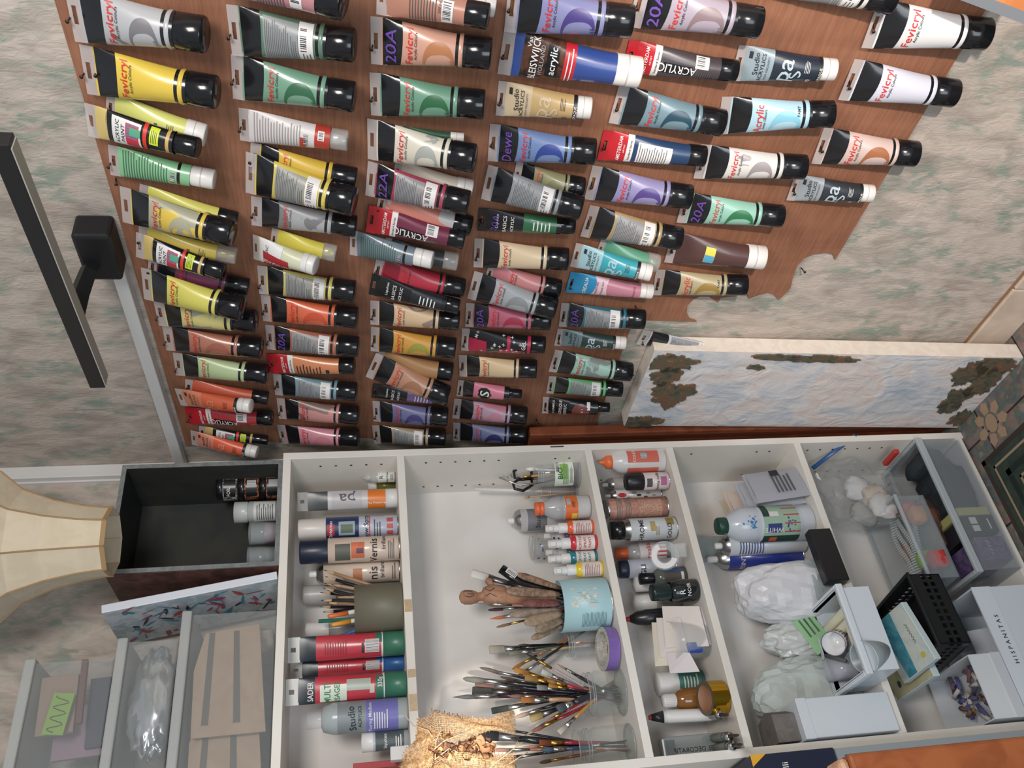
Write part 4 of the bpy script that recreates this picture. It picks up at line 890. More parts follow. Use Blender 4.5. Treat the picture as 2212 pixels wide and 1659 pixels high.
def bset(jar, specs, gr, tail):
    P, r, h = jar; rd = random.Random(11)
    for x, y, w, hc, fc, bc, shp, lb, dy in specs:
        B = onY(x, y, P.y+dy); A = V((P.x+(P.x-B.x)*.22+rd.uniform(-.25, .25)*r, P.y-dy*.5+rd.uniform(-.2, .2)*r, P.z+.008))
        lim = r*.72; q = V((A.x-P.x, A.y-P.y)); 
        if q.length > lim: q *= lim/q.length; A.x, A.y = P.x+q.x, P.y+q.y
        brush(lb+', '+tail, A, B, hc, fc, bc, shp, w, gr)
# in the tin
for x, y, w, hc, fc, bc, shp, lb, dy in ((1058, 1337, 8, '8a3a34', 's', 'c07040', 'point', 'red handled brush with long orange tip', -.01), (1072, 1355, 5, '4a2a28', 'g', '8a6a50', 'round', 'thin brush with gold ferrule', -.01), (1027, 1303, 5, 'a06a58', 's', '8a7a70', 'point', 'thin pinkish brush crossing the carved figure', -.03), (1018, 1238, 14, '1c1c1e', 'd', 'd8d4ce', 'flat', 'white soft brush with black handle', .01), (1054, 1318, 6, '3a3028', 's', '4a3030', 'round', 'dark brush tucked under the carved figure', .015)):
    B = onY(x, y, TP.y+dy); brush(lb+', in the pale blue tin', V((TP.x+(TP.x-B.x)*.2, TP.y-dy, S2+.008)), B, hc, fc, bc, shp, w, 'brushes in the pale blue tin')
o = thing('hot_knife', 'black handled tool with white barcode sticker rising from the pale blue tin', 'tool', TP+V((.01, .01, .01)))
e0, e1 = onY(1125, 1258, TP.y+.01)-o.location, onY(1082, 1228, TP.y+.01)-o.location
MB().tube([(0, 0, 0), e0, e0+(e1-e0)*.4, e1*.99+e0*.01, e1], [.003, .0085, .011, .0105, .006], BLK, 12, .7).build('handle', o)
mb = MB(); m_ = (e0+e1)/2; dd = (e1-e0).normalized(); sdv = dd.cross(V((0, 1, 0))).normalized()
mb.add([m_+dd*a+sdv*b-V((0, .0125, 0)) for a, b in ((-.012, -.006), (.012, -.006), (.012, .006), (-.012, .006))], [(0, 1, 2, 3)], STICK)
for k in range(8): mb.add([m_+dd*(-.010+.0025*k+a)+sdv*b-V((0, .0129, 0)) for a, b in ((0, -.004), (.001, -.004), (.001, .004), (0, .004))], [(0, 1, 2, 3)], TXD)
mb.build('barcode_sticker', o)
# jar of brushes behind the tape
JA = item(1218, 1296, 1390, 58, S2, 1.72); glass_jar('brush_jar', 'glass jar of thin brushes behind the violet tape roll', JA, neck=.8)
bset(JA, [(1057, 1404, 13, '18181a', 's', 'b8b0a0', 'flat', 'wide flat pale brush with silver ferrule', -.01), (1090, 1404, 6, 'c08048', 'g', 'b06a40', 'flat', 'small orange flat brush', 0), (1100, 1412, 7, '6a6a50', 's', '909080', 'flat', 'worn grey flat brush', -.02), (1118, 1395, 7, '8a5a3a', 's', '6a6a58', 'round', 'round brush with olive tint', .01), (1127, 1410, 5, 'a08060', 'd', '303028', 'round', 'dark tipped short brush', .0), (1148, 1408, 5, 'c8a070', 's', 'a0a0a0', 'flat', 'small silver flat brush', -.01)], 'brushes in the jar behind the tape', 'jar behind the tape')
bset((JA[0]+V((.03, 0, 0)), JA[1]*.8, JA[2]), [(1106, 1446, 6, 'a06a48', 'g', 'b87a38', 'round', 'gold ferrule brush slanting left', -.01), (1118, 1462, 5, '24242a', 's', '6a6a70', 'flat', 'black brush slanting far left', -.02), (1135, 1430, 6, '9a8a78', 's', '8a8078', 'round', 'bare wood brush slanting left', -.0), (1160, 1436, 4, '202024', 's', '50505a', 'round', 'thin black brush slanting left', .01)], 'slanting brushes behind the tape', 'behind the tape')
# violet tape roll
def roll(label, cx, cy, Y, r, wd, outer, side, core, tilt, nm='tape_roll', z=None, fold=0):
    P = onY(cx, cy, Y); o = thing(nm, label, 'tape', V((P.x, Y, z if z is not None else P.z)), rot=tilt)
    MB().lathe([(r*.78, -wd/2), (r, -wd/2), (r, wd/2), (r*.78, wd/2)], outer, 44, smooth=False).build('tape', o)
    mb = MB(); mb.lathe([(r*.775, -wd/2-.0003), (r*.995, -wd/2-.0003)], side, 44, smooth=False).lathe([(r*.775, wd/2+.0003), (r*.995, wd/2+.0003)], side, 44, smooth=False).lathe([(r*.78, -wd/2), (r*.78, wd/2)], core, 44); mb.build('core', o); return o
VT = mat('7c62a8', .3, coat=.4); PAPER = mottle('d0ccc4', 'a8a49c', 300)
P = onY(1308, 1402, 1.66); rr = 46*dist(P)/FPX
roll('violet tape roll lying flat between the tin and the brush jar', 1308, 1402, 1.652, rr, .022, VT, PAPER, PAPER, (math.radians(6), 0, .3), z=S2+.017)
# big jar with brushes
JB = item(1255, 1357, 1497, 98, S2, 1.668); glass_jar('brush_jar', 'big glass jar packed with paint brushes in the middle of the shelf', JB, neck=.78, mt=mat('b8c4c0', .05, 0, .1, 1))
SB = [(1036, 1442, 6, '1c1c1e', 's', '7a7068', 'round', 'small round brush with silver ferrule', -.01), (1000, 1466, 10, '1a1a1c', 's', '7c7e78', 'round', 'thick round grey brush', -.02), (1026, 1476, 9, '24202a', 's', '7a5a54', 'flat', 'reddish flat brush with pale ferrule', 0), (1020, 1492, 12, '262024', 'd', '50504e', 'flat', 'large dark flat brush', .02), (978, 1506, 10, '3a1c28', 's', '6c706e', 'point', 'long pointed grey mop brush, tallest', -.01), (1100, 1504, 7, '1c1c1e', 's', '8a6a60', 'round', 'brush with long silver ferrule', -.03),
      (1126, 1512, 9, 'c8a080', 's', 'b87840', 'flat', 'orange haired flat brush with pale handle', -.035), (1062, 1536, 9, '161618', 's', '3c403c', 'flat', 'black flat brush with bright ferrule', -.01), (1113, 1550, 7, '1a1a1c', 's', 'a08a80', 'round', 'soft pinkish tipped brush', -.02), (1146, 1553, 11, '2c2c30', 'd', 'b09a68', 'flat', 'wide tan flat brush', 0), (1112, 1446, 8, 'b07840', 'g', 'c08840', 'flat', 'gold brush with amber bristles', -.01), (1134, 1462, 9, 'a87848', 'g', 'a88048', 'flat', 'tan wide brush with gold ferrule', -.03), (1135, 1411, 6, 'b0a0a0', 'g', '2c2c30', 'point', 'brush with paint spotted handle and gold ferrule', -.035), (1170, 1450, 8, '7a7078', 's', 'c8c8c0', 'flat', 'silver brush tip with white paint', -.02), (1203, 1434, 5, '2a2028', 's', 'b08070', 'point', 'tiny pointed brush leaning right', .0), (1214, 1440, 5, '30242a', 's', 'a07868', 'point', 'second tiny pointed brush leaning right', .01),
      (1182, 1470, 7, 'b02c38', 'g', 'a07848', 'round', 'red handled brush with gold ferrule', -.04), (1185, 1480, 6, '3a2a3c', 'g', 'c08a40', 'flat', 'small amber flat brush', -.03), (1160, 1485, 8, '26262a', 'd', '9a9a94', 'flat', 'grey metal flat brush', -.035), (1070, 1488, 7, '2c2024', 's', '6a4a3a', 'round', 'brown headed brush in the centre', .02), (1085, 1498, 6, '1c1c20', 'd', '8a8478', 'round', 'grey brown brush just behind centre', .015), (1098, 1524, 6, 'a88868', 'g', 'b89060', 'point', 'thin wooden brush pointing up', -.0), (1150, 1520, 6, '7a4a7a', 's', '9a5a8a', 'round', 'mauve tipped brush', .0),
      (1207, 1583, 8, 'b88c50', 's', 'd0c8bc', 'flat', 'white haired brush hanging out far left', -.035), (1130, 1592, 6, 'a07a60', 's', 'a09080', 'point', 'thin wooden brush slanting far left', -.01), (1150, 1580, 7, '9a2c34', 'g', '8a5a50', 'round', 'red handled brush slanting left', -.02), (1178, 1560, 6, 'c03a3c', 'g', 'a87060', 'point', 'bright red brush slanting left', -.03), (1205, 1532, 12, '28303c', 's', '5a6068', 'flat', 'dark brush with broad shiny ferrule', -.04), (1080, 1462, 5, '5a3428', 'd', '5a5048', 'round', 'brown handled thin brush right of centre', .02), (1060, 1450, 6, '4a3028', 's', '6a5848', 'round', 'dark brown brush behind the silver one', .03), (1090, 1470, 5, '402424', 'g', '8a6a40', 'round', 'maroon brush behind centre', .025), (1140, 1498, 5, '2c3c4c', 's', '50708a', 'round', 'blue grey brush low in the bunch', .03)]
bset(JB, SB, 'brushes in the big glass jar', 'big jar')
JC = item(1236, 1362, 1612, 84, S2, 1.668); JC = (V((max(JC[0].x, SX0+T+JC[1]+.003), JC[0].y, JC[0].z)), JC[1], JC[2])
glass_jar('brush_jar', 'glass jar of brushes against the left side panel, partly behind burlap', JC, neck=.72, mt=mat('b8c4c0', .05, 0, .1, 1))
bset(JC, [(1034, 1586, 14, '1c2226', 's', '3a3a3a', 'flat', 'very wide flat brush with shiny silver ferrule', -.02), (1165, 1604, 8, '9a2f3c', 'g', '8a4a30', 'flat', 'red brush with gold ferrule', -.03), (1170, 1620, 8, '3c4c68', 's', '54687c', 'round', 'blue grey dirty brush head', -.035), (1060, 1620, 6, 'a87060', 's', 'a07a70', 'round', 'pink handled brush', 0), (1010, 1562, 5, '2a2a2c', 's', '4a3a3a', 'point', 'thin dark brush with silver ferrule', .01), (1130, 1612, 5, 'c08860', 'g', 'b08068', 'point', 'thin light wood brush', .0), (1165, 1648, 6, '7a4a34', 'g', '6a5040', 'round', 'brown brush by the side panel', .01), (1085, 1640, 6, '1c1c1e', 'd', '303030', 'flat', 'black flat brush low left', -.01)], 'brushes in the left glass jar', 'left jar')
# burlap and dried flower hanging in front
bf = thing('burlap_flower', 'burlap ribbon with dried flowers and strings hanging in front of the shelf', 'decoration', onY(1000, 1620, 1.33))
L0 = bf.location; q = lambda x, y, Y=1.33: onY(x, y, Y)-L0
def cloth(pts, wid, n=26, m_=10, am=.006, seed=0):
    """woven strip of crossing threads along a path"""
    mb = MB(); P = [q(*p) for p in pts]
    def at(f):
        k = f*(len(P)-1); i = min(int(k), len(P)-2); return P[i].lerp(P[i+1], k-i), (P[i+1]-P[i]).normalized()
    def w_(f): k = f*(len(wid)-1); i = min(int(k), len(wid)-2); return wid[i]+(wid[i+1]-wid[i])*(k-i)
    def S_(f, g):
        c_, d = at(max(0, min(1, f))); s_ = d.cross(V((0, 1, 0))).normalized()
        return c_+s_*g*w_(max(0, min(1, f)))+V((0, am*math.sin(f*9+g*3+seed), 0))+d*max(0, f-1)*.05
    for i in range(m_): g = -1+2*i/(m_-1); mb.tube([S_(f/14, g) for f in range(-0, 16)], .0006, BURLAP, 4)
    for i in range(n): f = i/(n-1); mb.tube([S_(f, (-1.12+2.24*k/6)*(1+.12*math.sin(i*2.3))) for k in range(7)], .00062, BURLAP, 4)
    return mb
cloth([(905, 1605), (930, 1568), (1000, 1570), (1060, 1566), (1108, 1560)], [.006, .02, .016, .007, .016], 80, 18).build('ribbon', bf)
cloth([(890, 1672), (905, 1640), (925, 1600)], [.018, .02, .012], 44, 18, seed=2).build('ribbon', bf)
cloth([(940, 1690), (960, 1650), (1010, 1652), (1060, 1650), (1110, 1650)], [.018, .014, .015, .014, .012], 70, 14, seed=4).build('ribbon', bf)
mb = MB(); rd = random.Random(5)
for k in range(130):
    c_ = q(rd.uniform(930, 1065), rd.gauss(1618, 13), 1.335+rd.uniform(-.012, .012)); d = V((rd.uniform(-1, 1), rd.uniform(-1, .2), rd.uniform(-1, 1))).normalized(); s_ = d.orthogonal().normalized(); rr = rd.uniform(.004, .008); n_ = d.cross(s_)
    mb.add([c_+(s_*math.cos(a*PI/3)+n_*math.sin(a*PI/3))*rr+d*.003*(a % 2) for a in range(6)]+[c_-d*.003], [(i, (i+1) % 6, 6) for i in range(6)], mat(rd.choice(['b08060', '8a6248', 'c09468', '6e4e40']), .7), True)
mb.build('dried_petals', bf)
for pts in ([(873, 1534), (880, 1552), (893, 1567)], [(893, 1567), (925, 1578), (940, 1600)], [(955, 1572), (942, 1600), (940, 1640)], [(1005, 1582), (960, 1600), (930, 1625)], [(1128, 1603), (1100, 1625), (1065, 1652)], [(940, 1640), (970, 1617), (990, 1625)], [(1140, 1625), (1115, 1640), (1100, 1650)]): MB().tube([q(*p, Y=1.325) for p in pts], .0008, mat('c8b090', .8), 5).build('string', bf)
mb = MB()
for k in range(14): mb.tube([q(1120, 1610, 1.325), q(1120+rd.uniform(-10, 12), 1610+rd.uniform(-10, 10), 1.325)], .0004, mat('c8b090', .8), 3)
mb.build('frayed_end', bf)
# ---------------------------------------------------------------- glue and varnish compartment
v = Ves('glue_bottle', 'white glue bottle with orange nozzle and red label', 'bottle', item(1286, 1443, 997, 52, S3), [('body', mat('d8d4d2', .25, 0, .92), [(0, 0), (.95, 0), (1, .03), (1, .62), (.85, .72), (.5, .8), (.45, .82)]), ('cap', mat('e0703c', .4), [(.5, .8), (.55, .81), (.55, .88), (.35, .9), (.2, .93), (.12, .98), (.06, 1), (0, 1)])])
v.lab(1, .12, .6, mat('cc6858', .4), .55, cx=.45, texts=[('COLLE', .35, .45, .5, TXW, 0)], bars=[(.2, .8, .3, .4)]); v.lab(1, .12, .6, mat('cc6858', .4), .3, cx=-.85, name='label')
v = spray_can('short varnish can with black cap and flower picture', item(1346, 1431, 1040, 38, S3, 1.64), 'd8c8c4', '1c1c20', .4)
v.lab(1, .08, .58, None, 1, [('Vernis colle', .5, -.1, .3, TXD, 0)], [], [(-.7, .3, .42, .55, mat('505054')), (-.5, .5, .08, .22, mat('a8608a'))])
v = spray_can('grey white can at the very back right', item(1297, 1410, 1046, 30, S3, 1.735), 'b4b0ac', None, .2)
v = spray_can('white can with red dot and bubble pattern', item(1303, 1420, 1070, 26, S3, 1.70), 'd4d0ce', None, .18)
mb = MB(); G = v.F(1, .0008)
for a, z, r_, c_ in ((.1, .72, .35, 'c03038'), (-.4, .6, .2, '9a9694'), (.4, .5, .22, '9a9694'), (-.3, .3, .16, '8a3034'), (.3, .25, .18, '9a9694'), (-.1, .15, .14, '9a9694'), (.0, .42, .2, '302c2c')): mb.add([G(a+r_*math.cos(q*PI/6), z+r_*.22*math.sin(q*PI/6)) for q in range(12)], [tuple(range(12))], mat(c_))
mb.build('label', v.o)
v = Ves('metal_can', 'copper toned tin can with grey rings and ornament', 'can', item(1300, 1449, 1098, 46, S3), [('body', mottle('b8806c', 'c4968a', 150, .35), [(0, 0), (1, 0), (1, .97), (.98, .98)]), ('lid', METAL, [(1.02, .96), (1.02, 1), (.9, 1), (.88, .985), (0, .985)]), ('base_rim', METAL, [(1, 0), (1.02, .005), (1.02, .03), (1, .03)])])
mb = MB()
for z in [.62+.025*k for k in range(4)]+[.76+.025*k for k in range(4)]: mb.lathe([(v.r*1.005, z*v.h), (v.r*1.02, (z+.006)*v.h), (v.r*1.005, (z+.014)*v.h)], mat('76706a', .4), 28)
mb.build('rings', v.o); v.lab(1, .12, .5, mottle('a87058', 'c0a090', 400), .9)
v = spray_can('white chrome spray can with black cap and gold label', item(1315, 1468, 1143, 48, S3), 'c4c8cc', None, .26)
MB().lathe([(v.r*.8, v.h*.8), (v.r*.85, v.h*.88), (v.r*.8, v.h*1.02), (0, v.h*1.02)], BLK, 24).build('cap', v.o)
v.lab(1, .05, .7, None, 1, [('CHROME', .6, -.3, .58, TXD, 0), ('GOLD', .55, -.3, .14, TXD, 0)], [(-.6, .3, .3, .36, 3, mat('a08048'))], [(.3, 1.1, .06, .18, mat('8a7838')), (-.2, .7, .36, .44, mat('b09860'))])
v = Ves('glue_bottle', 'clear glue bottle with orange cap and red white label', 'bottle', item(1323, 1446, 1193, 44, S3), [('body', mat('c0c0c0', .15, 0, .6), [(0, 0), (1, 0), (1, .58), (.85, .7), (.5, .78)]), ('cap', mat('dc6438', .4), [(.52, .77), (.55, .78), (.52, .99), (0, 1)])])
v.lab(1, .08, .58, mat('d8d0d0', .4), 1.3, [('Crealia', .7, -.1, .42, mat('c04048'), 0)], [], [(-1.2, 1.2, .08, .26, mat('b84848'))])
v = spray_can('white can with navy base marked in dark letters, behind the clear glue bottle', item(1330, 1425, 1228, 40, S3, 1.725), 'b8bcc8', '242c40', .16)
v.lab(1, .2, .7, None, 1, [('GLI', .8, -.2, .6, TXD, 0)])
P = onY(1436, 1200, 1.62); o = thing('tape_dispenser', 'clear plastic tape dispenser with blank label leaning on the bottles', 'tape dispenser', P, rot=(math.radians(-25), 0, facing(P)))
mb = MB(); mb.lathe([(.014, -.007), (.03, -.007), (.03, .007), (.014, .007), (.014, -.007)], CLEAR, 36, smooth=False); mb.X = None
for i, v_ in enumerate(mb.v): mb.v[i] = (v_[0], v_[2], v_[1])
mb.build('shell', o); MB().box((-.006, -.007, -.046), (.024, .007, -.02), CLEAR, .003).build('cutter', o)
mb = MB()
for k in range(14):
    a = PI*.15+k*PI*.09; mb.add([(r_*math.cos(a+e), -.0078, r_*math.sin(a+e)) for r_, e in ((.016, 0), (.027, 0), (.027, PI*.092), (.016, PI*.092))], [(0, 1, 2, 3)], STICK)
mb.build('label', o)
v = Ves('ink_bottle', 'glass ink bottle with black cap', 'bottle', item(1374, 1452, 1249, 44, S3, 1.68), [('body', mat('6a6e6a', .1, 0, .75), [(0, 0), (1, .0), (1, .55), (.7, .66), (.5, .68)]), ('cap', BLK, [(.55, .68), (.56, .98), (0, 1)])])
v.lab(1, .08, .5, mat('5a5450', .4), 1.1, [], [], [(-.9, .5, .08, .14, STICK), (.6, 1.1, .1, .5, mat('3a66a0')), (1.1, 1.4, .1, .5, mat('d89030'))])
v = Ves('ink_bottle', 'black glossy ink bottle with green black lid', 'bottle', item(1400, 1490, 1278, 50, S3, 1.635), [('body', mat('1c2224', .08, coat=.5), [(0, 0), (.95, 0), (1, .04), (1, .5), (.9, .58), (.8, .6)]), ('lid', mat('1c2a2a', .25), [(.7, .6), (.72, .95), (.7, 1), (0, 1)])])
v.lab(1, .15, .45, None, 1, [('R', .7, -.1, .4, TXW, 0), ('NOIR', .45, .1, .25, TXW, 0)])
for y_, lb in ((1262, 'white lidded little pot behind the ink bottles'), (1302, 'white lidded little pot nearer the papers')):
    Ves('paint_pot', lb, 'pot', item(1364, 1400, y_, 32, S3, 1.735), [('body', mat('a8aca4', .3), [(0, 0), (1, 0), (1, .55)]), ('lid', WHT, [(1.02, .55), (1.02, .97), (0, 1)])])
P = onZ(1432, 1335, S3+.03); P.y = 1.70
stick('glue_pen', 'black bottle with red tip lying against the papers', 'glue', onY(1440, 1330, 1.68)*1, onY(1352, 1338, 1.70), [('body', mat('26262a', .3), [(0, 16), (.5, 17), (.75, 13), (.9, 7)]), ('tip', mat('b83a30', .4), [(.9, 6), (1, 4)])], n=16)
# plastic cup with papers
CP, cr, chh = item(1420, 1545, 1385, 100, S3, 1.655)
cup = Ves('plastic_cup', 'clear plastic cup stuffed with paper scraps', 'cup', (CP, cr*.85, .075), [('cup_wall', CLEAR, [(0, .02), (.8, .02), (1, 1), (1.04, 1), (.84, 0), (0, 0)])])
PAP = [mat('dcd2cc', .7), mat('d8d0d2', .7), mat('dcd4c4', .7)]
for i, (x0, y0, x1, y1, dz, lb) in enumerate(((1430, 1310, 1510, 1400, -.002, 'large folded cream paper standing in the cup'), (1490, 1312, 1545, 1395, -.006, 'white paper sheet in front of the folded one'), (1408, 1345, 1450, 1440, .02, 'pinkish paper sheet leaning out at the left back'), (1418, 1335, 1470, 1420, .01, 'ivory paper behind the folded one'), (1440, 1410, 1490, 1455, -.0, 'torn paper corner sticking out to the left'))):
    Y0 = CP.y-.01+dz; a, b, c_, d_ = onY(x0, y0, Y0+.01), onY(x0+8, y1, Y0+.01), onY(x1+22, y1-4, Y0-.02), onY(x1, y0, Y0-.02)
    mb = MB(); o = a; n_ = (b-a).cross(d_-a).normalized()*.0012
    pts = [a, b, c_, d_]
    mb.add([p-o for p in pts]+[p-o+n_ for p in pts], [(0, 1, 2, 3), (7, 6, 5, 4), (0, 4, 5, 1), (1, 5, 6, 2), (2, 6, 7, 3), (3, 7, 4, 0)], PAP[i % 3])
    tag(mb.build('paper_sheet', loc=o), lb, 'paper', 'papers in the clear cup')
P = onZ(1500, 1445, S3); tag(MB().box((0, 0, 0), (.02, .012, .03), mat('2c48a0', .35), .002).build('blue_clip', loc=(P.x-.005, 1.63, S3+.02)), 'shiny blue plastic clip below the papers', 'clip')
v = Ves('paint_pot', 'teal labelled pot with wide white lid, lying behind amber bottle', 'pot', item(1412, 1500, 1475, 50, S3, 1.725), [('body', mat('5a9488', .35), [(0, 0), (.9, 0), (.9, .6)]), ('lid', WHT, [(1, .58), (1, .96), (.95, 1), (0, 1)])])
v.lab(.9, .1, .55, mat('4a8478'), 1.2, [], [(-.7, .7, .15, .5, 5, TXW)])
v = Ves('varnish_bottle', 'amber varnish bottle with white ribbed cap', 'bottle', item(1424, 1535, 1511, 48, S3, 1.69), [('body', mat('8a5c2c', .1, 0, .92, .5, .4), [(0, 0), (.97, 0), (1, .04), (1, .55), (.8, .7), (.5, .76)]), ('cap', WHT, [(.55, .74), (.56, .98), (.5, 1), (0, 1)])])
mb = MB()
for k in range(24): a = k*PI/12; mb.box((v.r*.555*math.cos(a)-.0005, v.r*.555*math.sin(a)-.0005, v.h*.76), (v.r*.555*math.cos(a)+.0005, v.r*.555*math.sin(a)+.0005, v.h*.97), mat('c4c2c0', .5))
mb.build('cap_ribs', v.o)
P = onY(1540, 1508, 1.625); rr = 36*dist(P)/FPX
roll('shiny gold tape roll in front of the amber bottle', 1535, 1508, 1.628, rr, .036, mat('c89a2c', .12, .9), mat('5a5040', .35), mat('b08468', .6), (math.radians(10), 0, math.radians(-10)), 'gold_foil_roll', z=S3+.019+.006)
stick('marker', 'thick white marker with black and red tip', 'marker', onZ(1545, 1543, S3+.012), onY(1401, 1550, 1.69), [('barrel', WHT, [(0, 10), (.1, 12), (.7, 12.5), (.78, 11)]), ('cap', mat('2c2c30', .3), [(.78, 11.5), (.96, 6)]), ('tip', mat('b04038', .4), [(.96, 5.5), (1, 4)])], n=16)
bx = onZ(1600, 1610, S3); o = thing('gel_box', 'clear plastic tube packet of decorative gel with dark lettering, by the side panel', 'packet', (SX0+T+.028, 1.70, S3), rot=(0, 0, -.15))
MB().box((-.026, -.012, .001), (.026, .016, .125), mat('a4acae', .2, 0, .6), .004).build('blister', o)
mb = MB(); mb.text('GEL DECORATIF', .012, lambda a, b: (b, -.0126, .06+a), TXD); mb.box((-.02, -.0125, .1), (.02, -.0123, .118), mat('6a7478')); mb.build('card', o)
for i, (x, y, c_, lb) in enumerate(((1530, 1546, 'a8a8ac', 'small silver and black tube leaning in the corner'), (1552, 1590, '7a8078', 'little glue tube with silver neck and brown nozzle'), (1560, 1610, '8a8c84', 'little glue tube with dark brown nozzle, lowest'))):
    a = onZ(x-30, y+8, S3+.018); b = onZ(x+42, y-2, S3+.03); a.y = min(a.y, 1.74)
    stick('mini_tube', lb, 'tube', a, b, [('body', mat(c_, .3, .2), [(0, 7), (.6, 8.5), (.62, 7)]), ('neck', METAL, [(.62, 8.5), (.76, 8)]), ('nozzle', mat('3a2824', .4), [(.76, 3.5), (1, 2)])], n=12)
# ---------------------------------------------------------------- lower compartments: soft things
def crumple(name, label, cat, c, dims, mt, seed, amp=.12, sub=5, fr=2.5, extra=None, group=None, rot=(0, 0, 0), sq=1):
    bm = bmesh.new(); bmesh.ops.create_icosphere(bm, subdivisions=sub, radius=1); mb = MB()
    for v_ in bm.verts:
        p = v_.co.normalized(); k = 1+amp*noise.noise(p*fr+V((seed, 0, 0)))+amp*(.5-abs(noise.noise(p*fr*2.3+V((0, seed, 0)))))*1.1+amp*.35*(.5-abs(noise.noise(p*fr*6+V((0, 0, seed)))))
        if sq != 1: p = V([math.copysign(abs(a)**sq, a) for a in p]); 
        v_.co = V((p.x*dims[0]*k, p.y*dims[1]*k, max(-dims[2]*.82, p.z*dims[2]*k)))
    bm.verts.index_update(); z0 = min(v_.co.z for v_ in bm.verts)
    mb.add([v_.co-V((0, 0, z0)) for v_ in bm.verts], [[v_.index for v_ in f.verts] for f in bm.faces], mt, 'bag' not in name); bm.free()
    o = thing(name, label, cat, c, group, rot=rot); mb.build('bag' if 'bag' in name else 'body', o); return o
def fbox(name, label, cat, pos, dims, mt, rz=0, lid=None, open_=False, t=.002, group=None, tilt=(0, 0)):
    """box: front-left-bottom corner at pos, x right, y back, z up"""
    w_, d_, h_ = dims; o = thing(name, label, cat, pos, group, rot=(tilt[0], tilt[1], rz)); mb = MB()
    if open_:
        mb.box((0, 0, 0), (w_, d_, t), mt); mb.box((0, 0, t), (w_, t, h_), mt); mb.box((0, d_-t, t), (w_, d_, h_), mt); mb.box((0, t, t), (t, d_-t, h_), mt); mb.box((w_-t, t, t), (w_, d_-t, h_), mt)
    else: mb.box((0, 0, 0), (w_, d_, h_), mt, min(.002, h_*.2))
    mb.build('box_body', o)
    if lid: MB().box((-.001, -.001, h_-lid[0]), (w_+.001, d_+.001, h_+.0008), lid[1], .0008).build('lid', o)
    return o
def rim(o, w_, d_, h_, t, mt, ov=.006, hh=.012):
    mb = MB(); mb.box((-ov, -ov, h_-hh), (w_+ov, t, h_), mt, .002); mb.box((-ov, d_-t, h_-hh), (w_+ov, d_+ov, h_), mt, .002); mb.box((-ov, t, h_-hh), (t, d_-t, h_), mt, .002); mb.box((w_-t, t, h_-hh), (w_+ov, d_-t, h_), mt, .002); return mb.build('rim', o)
PK = [('pale packet with yellow band', 'd4c8b0', 'd0a840'), ('cream wrapped packet', 'd8c4b8', None), ('grey white packet', 'b8b8c0', None), ('grey packet with lettering, nearest the shelf edge', 'a8a8b0', None)]
for i, ((lb, c_, c2_), (x, y)) in enumerate(zip(PK, ((1600, 1062), (1648, 1058), (1690, 1042), (1735, 1020)))):
    X = .965-.004*i-.0; Yf = 1.70-.027*i
    o = thing('clay_packet', lb+', standing in the row at the right', 'packet', (.90+.005*i, Yf, S4+.0005), 'packets standing in a row', rot=(-.16, 0, .25)); mt = mottle(c_, c_, 30)
    hh = (.15, .15, .13, .12)[i]
    mb = MB(); nx, nz = 8, 10
    for sd in (-1, 1):
        vs = []
        for j in range(nz+1):
            for k in range(nx+1):
                u_, w_ = k/nx, j/nz; th = .009*(math.sin(PI*u_)**.4)*(math.sin(PI*(w_*.92+.04))**.4)+.002*noise.noise(V((u_*6, w_*6, i*3+sd))); vs.append((-.045+.09*u_, sd*max(th, .0006), hh*w_))
        mb.add(vs, [(j*(nx+1)+k, j*(nx+1)+k+1, (j+1)*(nx+1)+k+1, (j+1)*(nx+1)+k) for j in range(nz) for k in range(nx)], mt, True)
    mb.box((-.045, -.001, hh-.001), (.045, .001, hh+.008), mt); mb.build('wrapper', o)
    mb = MB()
    if c2_: mb.box((-.035, -.0118, .085), (.035, -.0114, .12), mat(c2_)); 
    for k in range(5): mb.box((-.032, -.0122, .03+.009*k), (.02-.004*(k % 2), -.0118, .034+.009*k), TXG)
    mb.box((.018, -.0126, .05), (.034, -.0122, .07), TXD); mb.build('print', o)
crumple('plastic_packet', 'small clear packet with dark lettering standing behind the packets', 'packet', (.845, 1.735, S4), (.03, .012, .06), mat('a8b0b4', .2, 0, .6), 3)
fbox('clear_packet', 'clear packet with printed card at the back behind the green capped bottle', 'packet', (.79, 1.742, S4), (.06, .012, .25), mat('a8b4b4', .2, 0, .7), 0)
v = Ves('paint_bottle', 'large white paint bottle with dark green cap and blue stains', 'bottle', item(1533, 1768, 1132, 78, S4, 1.655), [('body', mat('c4cad2', .25, coat=.3), [(0, 0), (.9, 0), (1, .03), (1, .12), (.97, .14), (1, .16), (1, .58), (.96, .6), (1, .62), (.93, .76), (.6, .88), (.42, .91)]), ('cap', mat('1f4438', .35), [(.46, .9), (.48, .92), (.47, .985), (.42, 1), (0, 1)])])
v.lab(1.0, .18, .57, mat('9cb8a4', .4), 1.4, [('WHITE', .36, -.35, .46, TXW, PI/2)], [], [(-1.4, 1.4, .18, .35, mat('c04450')), (-1.4, -.7, .18, .57, mat('24403a')), (-.5, .0, .38, .53, mat('34407c')), (.4, 1.4, .5, .57, mat('24403a')), (-1.2, -.8, .42, .5, mat('c86040')), (.4, .7, .4, .5, STICK)])
mb = MB()
for k in range(40):
    a = rnd.gauss(.0, .22); z = rnd.gauss(.7, .04) if k < 26 else rnd.gauss(.27, .03); mb.patch(v.F(.97 if z > .6 else 1.01, .0016), a, a+rnd.uniform(.02, .12), z, z+rnd.uniform(.006, .02), mat('3a80b8' if k < 26 else '34407c'), 2, 1)
mb.build('paint_stains', v.o)
